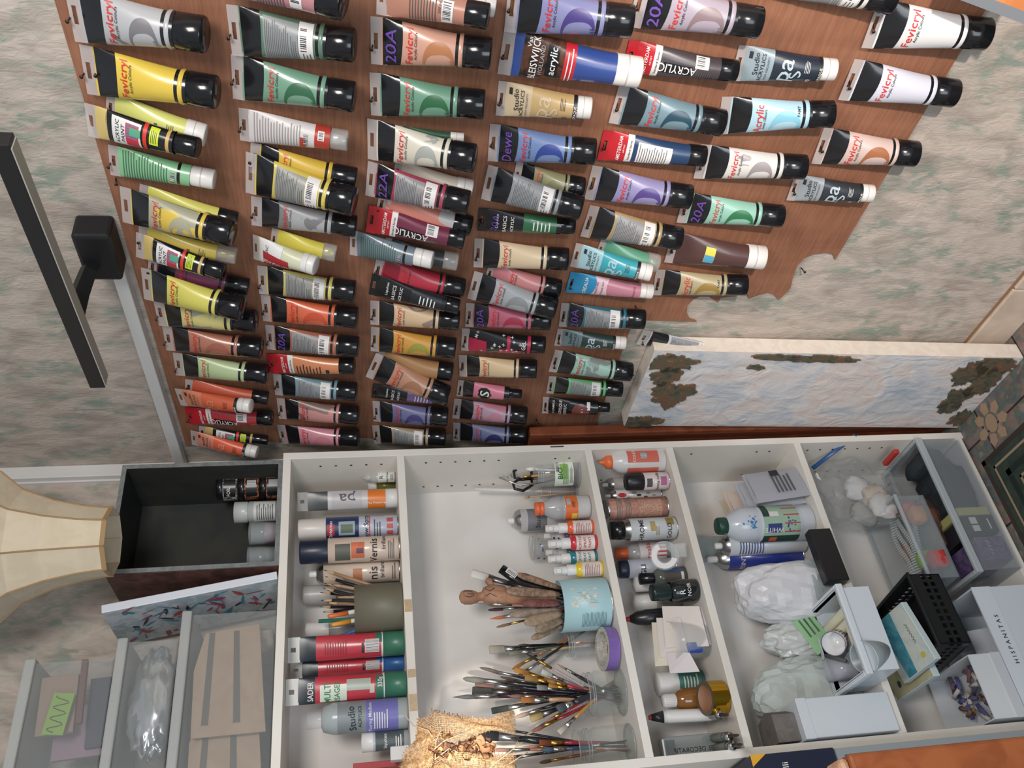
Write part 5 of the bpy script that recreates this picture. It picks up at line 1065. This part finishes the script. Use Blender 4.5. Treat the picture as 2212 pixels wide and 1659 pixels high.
v = spray_can('white spray can with blue print behind the large bottle', item(1535, 1700, 1176, 46, S4, 1.70), 'c4c8ce', None, .13); v.lab(1, .1, .8, None, 1, [], [(-1, .6, .5, .78, 9, mat('4a5a90'))])
v = spray_can('blue spray can lying back in the lower compartment', item(1518, 1690, 1205, 46, S4, 1.735), '2c3c94', None, .2); v.lab(1, .3, .75, None, 1, [('PEINTURE', .6, 0, .66, TXW, 0)])
PLW = mat('dcdce0', .3, 0, .97, .6)
crumple('white_bag', 'stuffed white plastic bag standing beside the large bottle', 'bag', (.675, 1.672, S4), (.06, .055, .112), PLW, 5, .16, sub=4, fr=1.5, sq=.85)
crumple('green_label_bag', 'white plastic bag with green printed band below it', 'bag', (.585, 1.707, S4), (.04, .042, .085), mat('d2d4d2', .25, 0, .9), 9, .2, sub=4)
o = thing('green_label', 'green paper label with dark print lying against the white bag', 'label', (.60, 1.652, S4+.085), rot=(math.radians(-30), math.radians(-20), .1))
mb = MB().box((-.065, -.0006, -.02), (.065, .0006, .022), mat('86b884', .5)); mb.lathe([(0, 0), (.009, 0)], mat('5a6a70'), 16)
for i in range(3): mb.box((-.03, -.0009, -.012+.01*i), (.05-.01*i, -.0007, -.008+.01*i), mat('3a5a40'))
mb.build('paper', o)
BL, BR = onZ(1942, 1440, S4), onZ(1878, 1269, S4)
wb = fbox('white_basket', 'white plastic basket sticking out of the shelf, holding candles and cups', 'basket', (.452, 1.523, S4+.001), (.165, .128, .072), mat('d4dce4', .35), .0, open_=True, t=.003)
rim(wb, .165, .128, .072, .003, mat('d8dfe6', .35), .007, .014)
mb = MB()
for k in range(12): mb.box((.1645, .03+.007*k, .02), (.1652, .033+.007*k, .055), mat('a8b0b4', .5))
mb.build('slots', wb)
CAN = mat('e0dcc4', .35); Bz = S4+.006
for i, (dx, dy, l, lb) in enumerate(((.146, .03, .10, 'cream candle against the right wall of the basket'), (.122, .028, .11, 'cream candle in the middle of the basket floor'), (.098, .03, .085, 'cream candle at the left of the bundle'), (.135, .045, .10, 'cream candle lying on top of the bundle, right'), (.112, .042, .09, 'cream candle lying on top of the bundle, left'))):
    A = V((.452+dx, 1.523+dy, Bz+.011+(.022 if i > 2 else 0))); B = A+V((-.012 if i > 2 else .0, l, .012*(i > 2))); stick('candle', lb, 'candle', A, B, [('wax', CAN, [(0, 9.5), (.02, 10.5), (.98, 10.5), (1, 9.5)])], 'candles in the white basket', 16)
def lie_cup(name, label, P, r, h, mt, rot, inner, rimm=None, deco=None):
    o = thing(name, label, 'cup', P, rot=rot); MB().lathe([(0, 0), (r*.75, 0), (r, h), (r*.95, h), (r*.72, .003), (0, .003)], mt, 30).build('cup_wall', o)
    if rimm: MB().lathe([(r*.94, h), (r*.98, h+.0012), (r*1.01, h)], rimm, 30).build('rim', o)
    if deco: mb = MB(); deco(mb, r, h); mb.build('ornament', o)
    return o
def dd_(mb, r, h):
    for k in range(22):
        a = k*2*PI/22
        for j in range(3): f = .3+.22*j; rr = r*(.75+.25*f)+.0006; mb.add([(rr*math.cos(a+e), rr*math.sin(a+e), h*(f+g)) for e, g in ((-.08, 0), (0, .07), (.08, 0), (0, -.07))], [(0, 1, 2, 3)], mat(['3c3038', 'a04838', '2c3438'][(k+j) % 3]))
lie_cup('espresso_cup', 'small white cup with dark and red ornament lying in the white basket', V((.545, 1.605, Bz+.045)), .024, .045, mat('d8d8d8', .15), (math.radians(35), math.radians(-30), 0), None, mat('6a6080'), dd_)
lie_cup('grey_cup', 'grey plastic cup at the front of the white basket', V((.492, 1.546, Bz+.004)), .031, .055, mat('8e989c', .3), (math.radians(18), math.radians(-14), 0), None, mat('b4bcc0', .3))
stick('dark_stick', 'short dark stick lying beside the grey cup', 'stick', (.49, 1.575, Bz+.065), (.515, 1.61, Bz+.085), [('stick', mat('50544e', .6), [(0, 3.5), (1, 3.5)])])
lie_cup('clear_ribbed_cup', 'clear ribbed plastic cup in front of the white film', V((.483, 1.60, Bz+.03)), .024, .06, mat('c8ccd4', .12, 0, .5), (math.radians(-40), math.radians(15), 0), None, mat('d8d8e0', .2))
o = thing('ceramic_bridge', 'curved cream ceramic piece in the basket next to the candles', 'ceramic', (.528, 1.532, Bz+.0), rot=(0, 0, .05))
mb = MB(); mb.prism([(-.03, 0), (-.03, .05), (.03, .05), (.03, 0), (.018, .02), (0, .027), (-.018, .02)], lambda a, b: (a, 0, b), lambda a, b: (a, .03, b), CAN); mb.build('arch', o)
crumple('clear_bag', 'crinkled clear bag with green print inside the basket', 'bag', (.51, 1.59, Bz+.005), (.032, .035, .022), mat('c0c4c8', .1, 0, .45), 21, .25, sub=4)
crumple('white_film_bag', 'large translucent white bag pushed in at the back of the shelf', 'bag', (.47, 1.706, S4), (.068, .044, .115), mat('cfd8d4', .2, 0, .85), 13, .2, sub=4, fr=1.6, sq=.9)
W_ = mat('d0d6dc', .45)
fbox('white_box', 'tall plain white box at the left end of the lower shelf', 'box', (SX0+T+.004, 1.592, S4+.0005), (.072, .14, .19), W_, 0, (.02, W_))
o = thing('foam_block', 'dark grey foam block on top of the tall white box', 'foam', (SX0+T+.006, 1.61, S4+.1925)); MB().prism([(0, 0), (.05, 0), (.062, .03), (.05, .07), (0, .075)], lambda a, b: (a, b, 0), lambda a, b: (a, b, .045), mottle('6a6460', '746e6a', 60, .9)).build('foam', o)
fbox('clear_lid_box', 'clear plastic case leaning between white bag and black box', 'case', (.635, 1.61, S4+.001), (.09, .02, .06), mat('a8b8bc', .15, 0, .4), .05)
fbox('black_case', 'black plastic case standing at the shelf edge behind the basket', 'case', (.655, 1.575, S4+.001), (.12, .024, .05), mat('1e1f22', .4), .03)
# ---------------------------------------------------------------- bottom compartment
o = crumple('zip_bag', 'clear zip bag with white plaster pieces and blue zip', 'bag', (.91, 1.685, S5+.17), (.075, .05, .105), mat('b8bcbc', .1, 0, .22), 31, .3, sub=4)
stick('zip_strip', 'blue zip closure strip across the clear bag', 'zip', onY(1755, 1012, 1.665), onY(1848, 940, 1.60), [('strip', mat('2c5890', .35), [(0, 5), (1, 5)], .3)])
rd = random.Random(3)
for i, lb in enumerate(('white folded paper wrap inside the zip bag', 'cream plaster chip inside the zip bag', 'white plaster piece at the bag bottom', 'grey packet inside the zip bag')):
    crumple('plaster_piece', lb, 'plaster', (.865+.03*(i % 3), 1.66+.012*i, S5+.19+.03*(i // 2)), (.028, .014, .03), mat(('d8d4d2', 'd4c4b4', 'd8d8d8', 'a8a8a4')[i], .6), 40+i, .35, 3, 3)
cb = fbox('clear_storage_box', 'large clear plastic box at the bottom with black cloth and violet packet', 'box', (.665, 1.592, S5+.0005), (.33, .165, .115), mat('b4bcc2', .2, 0, .22), .0, open_=True, t=.003)
rim(cb, .33, .165, .115, .003, mat('c4ccd0', .3, 0, .7), .006, .016)
crumple('black_cloth', 'folded black cloth inside the clear box', 'cloth', (.885, 1.67, S5+.006), (.075, .06, .04), mottle('22282e', '2e343a', 40, .9), 51, .12, 4, sq=.6)
crumple('black_cloth', 'smaller dark cloth at the right inside the clear box', 'cloth', (.96, 1.65, S5+.05), (.022, .05, .03), mottle('2a3238', '343c42', 40, .9), 53, .12, 3, sq=.6)
fbox('yellow_strip_packet', 'yellow edged card inside the clear box', 'card', (.80, 1.60, S5+.006), (.02, .1, .08), mat('b4b070', .5))
o = fbox('black_card_box', 'black printed box inside the clear box', 'box', (.755, 1.598, S5+.006), (.042, .12, .075), mat('24242c', .4)); mb = MB(); mb.box((.004, -.0008, .045), (.018, -.0002, .062), STICK).box((.022, -.0008, .045), (.038, -.0002, .062), STICK).box((.008, -.0008, .016), (.034, -.0002, .019), TXW); mb.build('print', o)
o = fbox('violet_packet', 'violet packet with white lettering inside the clear box', 'packet', (.69, 1.598, S5+.006), (.055, .1, .07), mottle('4c3c68', '6a587e', 70)); mb = MB().tube([(.006+.003*i, -.0012, .045+.005*math.sin(i*2.1)) for i in range(14)], .0007, TXW, 4); mb.build('print', o)
crumple('ribbon_bundle', 'rusty brown fabric bundle at the back of the clear box', 'fabric', (.83, 1.70, S5+.06), (.06, .03, .035), mottle('7a5040', '50443c', 50), 55, .25, 4)
cb2 = fbox('clear_tray', 'clear tray stacked on the large box with beads and scraps', 'box', (.66, 1.608, S5+.145), (.2, .145, .075), mat('b4c0c4', .2, 0, .22), .0, open_=True, t=.0025)
rim(cb2, .2, .145, .075, .0025, mat('c4ccd0', .3, 0, .55), .004, .008)
o = thing('bead_strings', 'coiled strings of silvery square beads in the clear tray', 'beads', (.765, 1.68, S5+.15)); mb = MB()
for s_ in range(5):
    for k in range(30): a = k*.05; x = -.06+k*.0056; y = -.035+.012*s_+.008*math.sin(k*.25+s_); mb.box((x, y, .02+.004*s_), (x+.0045, y+.009, .026+.004*s_), mat('c0c8c8', .2, .3), .0006)
mb.build('beads', o); o['kind'] = 'stuff'
for i, (x, y, c_, lb) in enumerate(((.87, 1.65, 'c86a78', 'pink block in the clear tray'), (.85, 1.63, 'c89068', 'orange brown scrap in the clear tray'), (.74, 1.625, 'c03c3c', 'red packet in the clear tray'), (.755, 1.66, '8ab04c', 'green scrap in the clear tray'), (.79, 1.70, 'a87868', 'salmon cloth in the clear tray'), (.72, 1.66, '5a4a7a', 'violet blue scrap in the clear tray'))):
    crumple('craft_scrap', lb, 'scrap', (x-.03, y, S5+.15), (.02, .016, .018), mat(c_, .6), 60+i, .2, 3, sq=.6)
o = thing('red_clip', 'red plastic latch beside the clear box at the side panel', 'latch', (.975, 1.63, S5+.16)); MB().box((-.006, -.03, 0), (.006, .03, .014), mat('b83c34', .4), .003).build('latch', o)
# shoe boxes
sbx = fbox('shoe_box', 'white shoe box with black lettering on its front, bottom left', 'box', (SX0+T+.006, 1.586, S5+.0005), (.262, .17, .148), mat('d0d8e0', .5), 0, open_=True, t=.003)
mb = MB().box((-.001, -.0015, .105), (.263, 0, .149), mat('d4dce4', .5)).text('H I S P A N I T A S', .013, lambda a, b: (.15+a, -.002, .122+b), TXD, maxw=.125); mb.build('lid_edge', sbx)
for k, (x, lb) in enumerate(((.5, 'white padded envelope with barcode in the shoe box'), (.47, 'second white envelope behind in the shoe box'))):
    o = thing('envelope', lb, 'envelope', (x, 1.62+.05*k, S5+.02), rot=(-.35, 0, 0)); MB().box((-.06, -.003, 0), (.06, .003, .13), mat('c8ccd4', .4), .002).build('envelope_body', o)
    mb = MB().box((.02, -.0036, .05), (.05, -.0032, .08), STICK)
    for i in range(8): mb.box((.022+.0034*i, -.004, .052), (.0236+.0034*i, -.0037, .078), TXD)
    mb.build('barcode', o)
zc = S5+.151
sb2 = fbox('small_white_box', 'smaller open white box full of pastel sticks, standing on the shoe box', 'box', (SX0+T+.006, 1.587, zc), (.125, .16, .07), mat('d4d8dc', .5), 0, open_=True, t=.0025)
MB().box((-.001, -.0014, .0), (.126, -.0002, .022), mat('c8ccd2', .5)).build('lid_edge', sb2)
for k in range(44):
    x, y = SX0+T+.02+rd.random()*.1, 1.60+rd.random()*.13; c_ = rd.choice(['8a6a50', '5a5a8a', 'b8b4b0', '7a5a5a', 'a08458', '4c5070', 'c8c0bc', '6a5048'])
    d = V((rd.uniform(-1, 1), rd.uniform(-1, 1), rd.uniform(-.2, .3))).normalized()*.028
    P = V((x, y, zc+.02+.02*rd.random())); stick('pastel_stick', 'short pastel stick in the small white box', 'pastel', P-d*.5, P+d*.5, [('stick', mat(c_, .8), [(0, 5), (1, 5)])], 'pastel sticks in the small white box', 4)
# black mesh basket
o = thing('black_basket', 'black perforated plastic basket tilted above the shoe box', 'basket', (.50, 1.556, S5+.225), rot=(.0, .04, .1)); mb = MB(); BM = mat('1f2124', .4); bw, bd, bh, t_ = .155, .16, .07, .003
def wall(f, L_, n_):
    """perforated wall: f maps along, up, thickness"""
    rows = [(0, .018), (.028, .034), (.044, bh)]
    for a, b in rows: mb.box(*sorted_box(f(0, a, 0), f(L_, b, t_)), BM)
    for a, b in ((.018, .028), (.034, .044)):
        for k in range(n_+1): c_ = L_*k/n_; mb.box(*sorted_box(f(max(0, c_-.003), a, 0), f(min(L_, c_+.003), b, t_)), BM)
def sorted_box(p, q): return tuple(min(a, b) for a, b in zip(p, q)), tuple(max(a, b) for a, b in zip(p, q))
wall(lambda a, z, t: (a, t, z), bw, 10); wall(lambda a, z, t: (a, bd-t, z), bw, 10); wall(lambda a, z, t: (t, a, z), bd, 10); wall(lambda a, z, t: (bw-t, a, z), bd, 10)
mb.box((0, 0, 0), (bw, bd, t_), BM); mb.build('basket_wall', o)
rim(o, bw, bd, bh+.004, .004, BM, .004, .006)
for k, (p, r_, c_, lb) in enumerate((((.475, 1.556, S5+.302), (.22, -.12, .12), 'a', 'small canvas painted turquoise and white lying in the black basket'), ((.455, 1.60, S5+.288), (.1, -.05, .05), 'b', 'second small canvas with dark pebbles painted on cream, under the turquoise one'))):
    o = thing('small_canvas', lb, 'canvas', p, rot=r_); w_, d_ = (.125, .1) if k == 0 else (.14, .13)
    MB().box((0, 0, 0), (w_, d_, .016), mat('cfdde0', .5), .001).build('frame_cloth', o)
    mb = MB(); z = .0166
    mb.patch(fz(z), .001, w_-.001, .001, d_-.001, mottle('b8c4c0', 'ccd0c8', 30) if k == 0 else mottle('c0b890', 'b4b090', 40), 1, 1)
    if k == 0:
        mb.add([(.001, .055, z+.0003), (w_-.001, .04, z+.0003), (w_-.001, .085, z+.0003), (.001, .08, z+.0003)], [(0, 1, 2, 3)], mottle('3a8498', '5a9cac', 40))
        mb.add([(.02+.006*math.cos(a), .02+.007*math.sin(a), z+.0004) for a in [q_*PI/5 for q_ in range(10)]], [tuple(range(10))], mat('c8b850')); mb.tube([(.045+.002*i, .02+.003*math.sin(i*1.9), z+.0006) for i in range(22)], .0005, TXD, 4)
    else:
        for q_ in range(12): cx, cy, rr = rd.uniform(.01, .13), rd.uniform(.01, .12), rd.uniform(.004, .009); mb.add([(cx+rr*math.cos(a*PI/5), cy+rr*.8*math.sin(a*PI/5), z+.0004) for a in range(10)], [tuple(range(10))], mat('3a444c'))
    mb.build('painting', o)
# ---------------------------------------------------------------- on top of the shelf
bk = thing('black_box', 'black wooden box lying open to the front on top of the shelf', 'box', (.765, 1.60, ST), rot=(0, 0, 0))
bw, bd, bh, t = .238, .165, .315, .009; BI = mottle('2a2c2c', '34352f', 12, .6); BE = mottle('6c7070', '7c8080', 60, .5)
mb = MB(); mb.box((0, .001, 0), (t, bd, bh), BI).box((bw-t, .001, 0), (bw, bd, bh), BI).box((t, .001, 0), (bw-t, bd, t), BI).box((t, .001, bh-t), (bw-t, bd, bh), BI).box((t, bd-t, t), (bw-t, bd, bh-t), BI); mb.build('box_body', bk)
mb = MB(); mb.box((0, 0, 0), (t, .001, bh), BE).box((bw-t, 0, 0), (bw, .001, bh), BE).box((t, 0, 0), (bw-t, .001, t), BE).box((t, 0, bh-t), (bw-t, .001, bh), BE); mb.build('front_edge', bk)
MB().box((-.0008, .002, .002), (0, bd, bh-.002), mottle('4a342e', '6a4640', 30)).build('side_veneer', bk)
zb = ST+t+.0005
for i, (z, lb, c_) in enumerate(((zb, 'copper flakes jar, bottom of the stack in the black box', 'b06a48'), (zb+.044, 'copper flakes jar, middle of the stack in the black box', 'b06a48'), (zb+.088, 'silver foil jar on top of the stack in the black box', 'a8a8a4'))):
    P = onY(540, 1053, 1.68); P.z = z
    v = Ves('flake_jar', lb, 'jar', (P, .027, .043), [('jar_body', mottle(c_, '3a2a20', 160, .25), [(0, 0), (.95, 0), (1, .03), (1, .66), (.95, .7)]), ('lid', BLK, [(.97, .68), (1, .7), (1, .98), (0, 1)])], 'flake jars in the black box')
    v.lab(1, .08, .62, mat('1c1c1e', .3), .75, [('FOIL', .36, -.3, .4, TXW, 0)] if i == 2 else [], [], [], [(.0, .6, .12, .55)] if i < 2 else [])
P = onY(540, 1106, 1.67); P.z = zb
v = Ves('grey_jar', 'grey white jar with small print in the black box', 'jar', (P, .022, .092), [('jar_body', mat('a8acaa', .35), [(0, 0), (1, 0), (1, .66), (.9, .68)]), ('lid', mat('b8bcb8', .3), [(.95, .68), (1, .72), (1, .98), (0, 1)])]); v.lab(1, .08, .55, mat('c8c8c4'), 1.1, [], [(-.8, .8, .12, .5, 8, TXG)])
for y_, lb, c_ in ((1151, 'clear tumbler with pinkish content in the black box', 'a08890'), (1205, 'clear tumbler with dark grey content in the black box', '707474')):
    P = onY(570, y_, 1.65); P.z = zb; Ves('clear_tumbler', lb, 'tumbler', (P, .0235, .055), [('glass', CLEAR, [(0, .03), (.85, .03), (.93, 1), (1, 1), (.92, 0), (0, 0)]), ('content', mat(c_, .5), [(0, .05), (.8, .05), (.85, .45), (0, .45)])])
P = onY(505, 1218, 1.68); o = fbox('orange_packet', 'orange and violet seed packet standing at the left in the black box', 'packet', (P.x-.02, 1.70, zb), (.028, .012, .075), mat('d0602c', .5)); MB().box((.001, -.0005, .002), (.027, -.0001, .022), mat('8a3a70')).box((.008, -.0006, .03), (.018, -.0002, .042), STICK).build('print', o)
P = onY(345, 1238, 1.7); tag(MB().box((0, 0, 0), (.012, .03, .045), mat('dc6434', .5), .004).build('orange_scraper', loc=(.776, 1.71, zb+.09)), 'bright orange plastic piece stuck high in the black box', 'scraper')
# painted canvas leaning
a, b = onY(592, 1238, 1.6), onY(220, 1310, 1.6); th = math.atan2(a.x-b.x, b.z-a.z)
o = thing('painted_canvas', 'small painted canvas with red and blue marks leaning on the black box', 'canvas', (a.x-.012, 1.60, ST+.001), rot=(0, -th, 0))
H_ = .312
MB().box((0, 0, 0), (.016, .16, H_), mat('d0d4dc', .5), .0015).build('stretched_canvas', o)
mb = MB(); mb.patch(lambda y, z: (-.0006, y, z), .001, .159, .001, H_-.001, mottle('c4c4c8', '9fb0b6', 50), 1, 1)
for k in range(70):
    y, z = rd.uniform(.01, .15), rd.uniform(.02, H_-.02); c_ = rd.choice(['b04848', '4878a0', '3a8a98', '9a4860', '30343c']); n_ = V((0, rd.uniform(-1, 1), rd.uniform(-1, 1))).normalized()*rd.uniform(.012, .045); s_ = V((0, -n_.z, n_.y)).normalized()*rd.uniform(.0006, .004)
    p = V((-.0012-.00001*k, y, z)); mb.add([p-s_, p+n_*.5-s_*1.5, p+n_, p+n_*.5+s_*1.2, p+s_], [(0, 1, 2, 3, 4)], mat(c_, .6))
mb.build('painting', o)
# three stacked clear boxes
CB = mat('b4b8b8', .22, 0, .16); CR_ = mat('b8bab8', .4, 0, .7)
def sbox(label, xr, z0, z1, y0=1.603):
    w_ = xr-.1; o = thing('clear_stacking_box', label, 'box', (.1, y0, z0+.0005), 'clear boxes stacked on the shelf'); d_, h_, t_ = .16, z1-z0-.002, .0025
    mb = MB(); mb.box((0, 0, 0), (w_, d_, t_), CB).box((0, 0, t_), (w_, t_, h_), CB).box((0, d_-t_, t_), (w_, d_, h_), CB).box((0, t_, t_), (t_, d_-t_, h_), CB).box((w_-t_, t_, t_), (w_, d_-t_, h_), CB); mb.build('box_body', o)
    mb = MB(); mb.box((-.006, -.007, h_-.018), (w_+.007, d_+.004, h_), CR_, .003); mb.build('lid', o); return o
sbox('clear box with tan cardboard cut-outs, bottom of the stack', .676, ST, 1.757)
sbox('clear box with silver foil packet, middle of the stack', .632, 1.757, 1.862)
sbox('clear box with coloured papers, top of the stack', .605, 1.862, 2.01)
CD = mottle('a88c74', 'b09880', 20)
for k, (x0, x1, lb) in enumerate(((.46, .655, 'large tan cardboard shape with dark edges in the bottom clear box'), (.33, .54, 'second tan cardboard sheet in the bottom clear box'))):
    o = thing('cardboard_shape', lb, 'cardboard', (x0, 1.612+.02*k, ST+.012), rot=(-.05, 0, 0)); w_ = x1-x0
    mb = MB(); mb.prism([(0, 0), (w_, .02), (w_*.95, .115), (w_*.6, .13), (0, .125)], lambda a, b: (a, 0, b), lambda a, b: (a, .004, b), CD); mb.build('sheet', o)
    mb = MB()
    for f in (.35, .78): mb.add([(w_*.1, -.0006, .125*f), (w_*.95, -.0006, .1*f+.02), (w_*.95, -.0006, .1*f+.03), (w_*.1, -.0006, .125*f+.012)], [(0, 1, 2, 3)], mat('5c5650', .7))
    mb.build('dark_stripes', o)
crumple('crumpled_wrap', 'pale crumpled wrapping in the corner of the bottom clear box', 'wrapping', (.645, 1.68, ST+.01), (.02, .04, .06), mat('b8a898', .6, 0, .9), 71, .3, 4)
crumple('foil_packet', 'crinkled silver foil packet in the middle clear box', 'packet', (.53, 1.63, 1.765), (.085, .014, .035), mat('c8ccd0', .18, .8), 73, .25, 4, 4)
for k, (c_, w_, h_, lb) in enumerate((('9a8090', .09, .09, 'mauve folded paper in the top clear box'), ('3c3e50', .12, .035, 'dark blue cloth at the bottom of the top clear box'), ('8ab048', .07, .035, 'lime green paper with dark loops in the top clear box'), ('a08878', .1, .06, 'tan paper bundle in the top clear box'), ('6a4038', .11, .01, 'reddish book edge in the top clear box'))):
    o = thing('craft_paper', lb, 'paper', (.46+.01*k, 1.612+.013*(4-k) if k != 2 else 1.608, 1.868+(.0, .0, .06, .05, .035)[k]), 'craft papers in the top clear box', rot=(0, .12 if k == 2 else -.06, 0))
    mb = MB().box((0, 0, 0), (w_, .01 if k != 2 else .002, h_), mottle(c_, c_, 20), .0008)
    if k == 2: mb.tube([(.004+.0026*i, -.001, .017+.012*math.sin(i*.9)) for i in range(24)], .0007, mat('303830'), 4)
    mb.build('sheet', o)
# lampshade
P = onY(245, 1170, 1.5); r0 = 73*dist(P)/FPX
ls = thing('lampshade', 'beige fabric lampshade with flared panels, narrow end down, above the black box', 'lampshade', (P.x, 1.5, P.z), rot=(0, 0, .2))
SH = mottle('cbbca4', 'd2c4ac', 30, .9); TRM = mat('a08058', .7); mb = MB(); prof = [(r0, 0), (r0*1.0, .015), (r0*1.08, .05), (r0*1.28, .1), (r0*1.62, .15), (r0*2.15, .185), (r0*2.5, .24), (r0*2.5, .3)]
mb.lathe(prof, SH, 8, smooth=False); mb.build('shade', ls)
mb = MB(); mb.lathe([(r0*1.01, .0), (r0*1.02, .004), (r0*1.01, .008)], TRM, 8, smooth=False)
for k in range(8): a = k*PI/4; mb.tube([((r_+.001)*math.cos(a), (r_+.001)*math.sin(a), z) for r_, z in prof], .0014, TRM, 5)
mb.build('trim', ls)
# ---------------------------------------------------------------- left of the shelf
dt = thing('drawer_tower', 'grey tower of translucent plastic drawers left of the shelf', 'drawers', (.02, 1.56, 0))
GF = mat('9aa0a2', .4, 0, .9); GD = mat('4a4e58', .3, 0, .85); H_ = .60
mb = MB(); W2 = .312
mb.box((0, 0, 0), (.012, .2, H_), GF).box((W2-.012, 0, 0), (W2, .2, H_), GF)
for z in (0, .19, .385, .585): mb.box((.012, 0, z), (W2-.012, .2, z+.015), GF)
mb.box((.012, .19, .015), (W2-.012, .2, .585), GF); mb.build('frame', dt)
for z, c_ in ((.018, 'a'), (.208, 'b'), (.403, 'c')):
    d = MB().box((.014, -.004, z), (W2-.014, .18, z+.165), GD, .003).build('drawer', dt); MB().box((.1, -.018, z+.06), (.2, -.004, z+.075), mat('a8acb0', .3, 0, .8), .003).build('handle', d)
bkx = [(.285, 1.562, .05, .16, '24283c', 'dark blue boxed kit with yellow corner and white lettering'), (.228, 1.562, .05, .15, 'b8b4b0', 'white and black printed box next to the blue kit'), (.17, 1.562, .05, .14, '8a5c40', 'brown and yellow printed box further left')]
for i, (x, y, w_, h_, c_, lb) in enumerate(bkx):
    o = fbox('kit_box', lb+', on the drawer tower', 'box', (x, y, H_+.001), (w_, .15, h_), mat(c_, .4))
    mb = MB()
    if i == 0: mb.text('lulli', .016, lambda a, b: (.022+a, -.001, .1+b), TXW, rot=0); mb.add([(.05, -.001, h_), (.03, -.001, h_), (.05, -.001, h_-.03)], [(0, 1, 2)], mat('e0a830'))
    else: mb.box((.004, -.0008, .02), (.045, -.0002, .06), mat('d8a840' if i == 2 else '404040')).box((.004, -.0008, .08), (.045, -.0002, .12), STICK)
    mb.build('print', o)
P = onY(1792, 1640, 1.0)
o = thing('wooden_post', 'orange brown wooden post with rounded pale end, close at the lower left', 'post', (P.x-.012, 1.0, 0)); PW = mottle('8a4c2c', '9c5a36', 18, .4)
MB().box((-.035, -.022, 0), (.012, .022, P.z-.012), PW, .004).build('post', o); MB().box((-.033, -.02, P.z-.012), (.009, .02, P.z), mottle('b88868', 'c49c80', 60), .006).build('lit_end', o)  # paler colour on the cut end paints in the light it faces
# leaning panel at the right edge
a, b = onX(2060, -10, 1.03), onX(2225, 52, .98); e = V((.02, -.09, .0))
o = thing('wooden_board', 'orange wooden panel with grey edge leaning at the right near the lowest tubes', 'panel', a); L_ = b-a; mb = MB()
n_ = L_.cross(e).normalized()*.012; g = e.normalized()*.014
mb.add([V((0, 0, 0)), L_, L_+g, g]+[V((0, 0, 0))+n_, L_+n_, L_+g+n_, g+n_], [(0, 1, 2, 3), (7, 6, 5, 4), (0, 4, 5, 1), (1, 5, 6, 2), (2, 6, 7, 3), (3, 7, 4, 0)], mat('6a6e74', .5)); mb.build('edge_strip', o)
mb = MB(); mb.add([g, L_+g, L_+e, e]+[g+n_, L_+g+n_, L_+e+n_, e+n_], [(0, 1, 2, 3), (7, 6, 5, 4), (0, 4, 5, 1), (1, 5, 6, 2), (2, 6, 7, 3), (3, 7, 4, 0)], mottle('b06a38', 'c07a44', 16)); mb.build('panel_board', o)
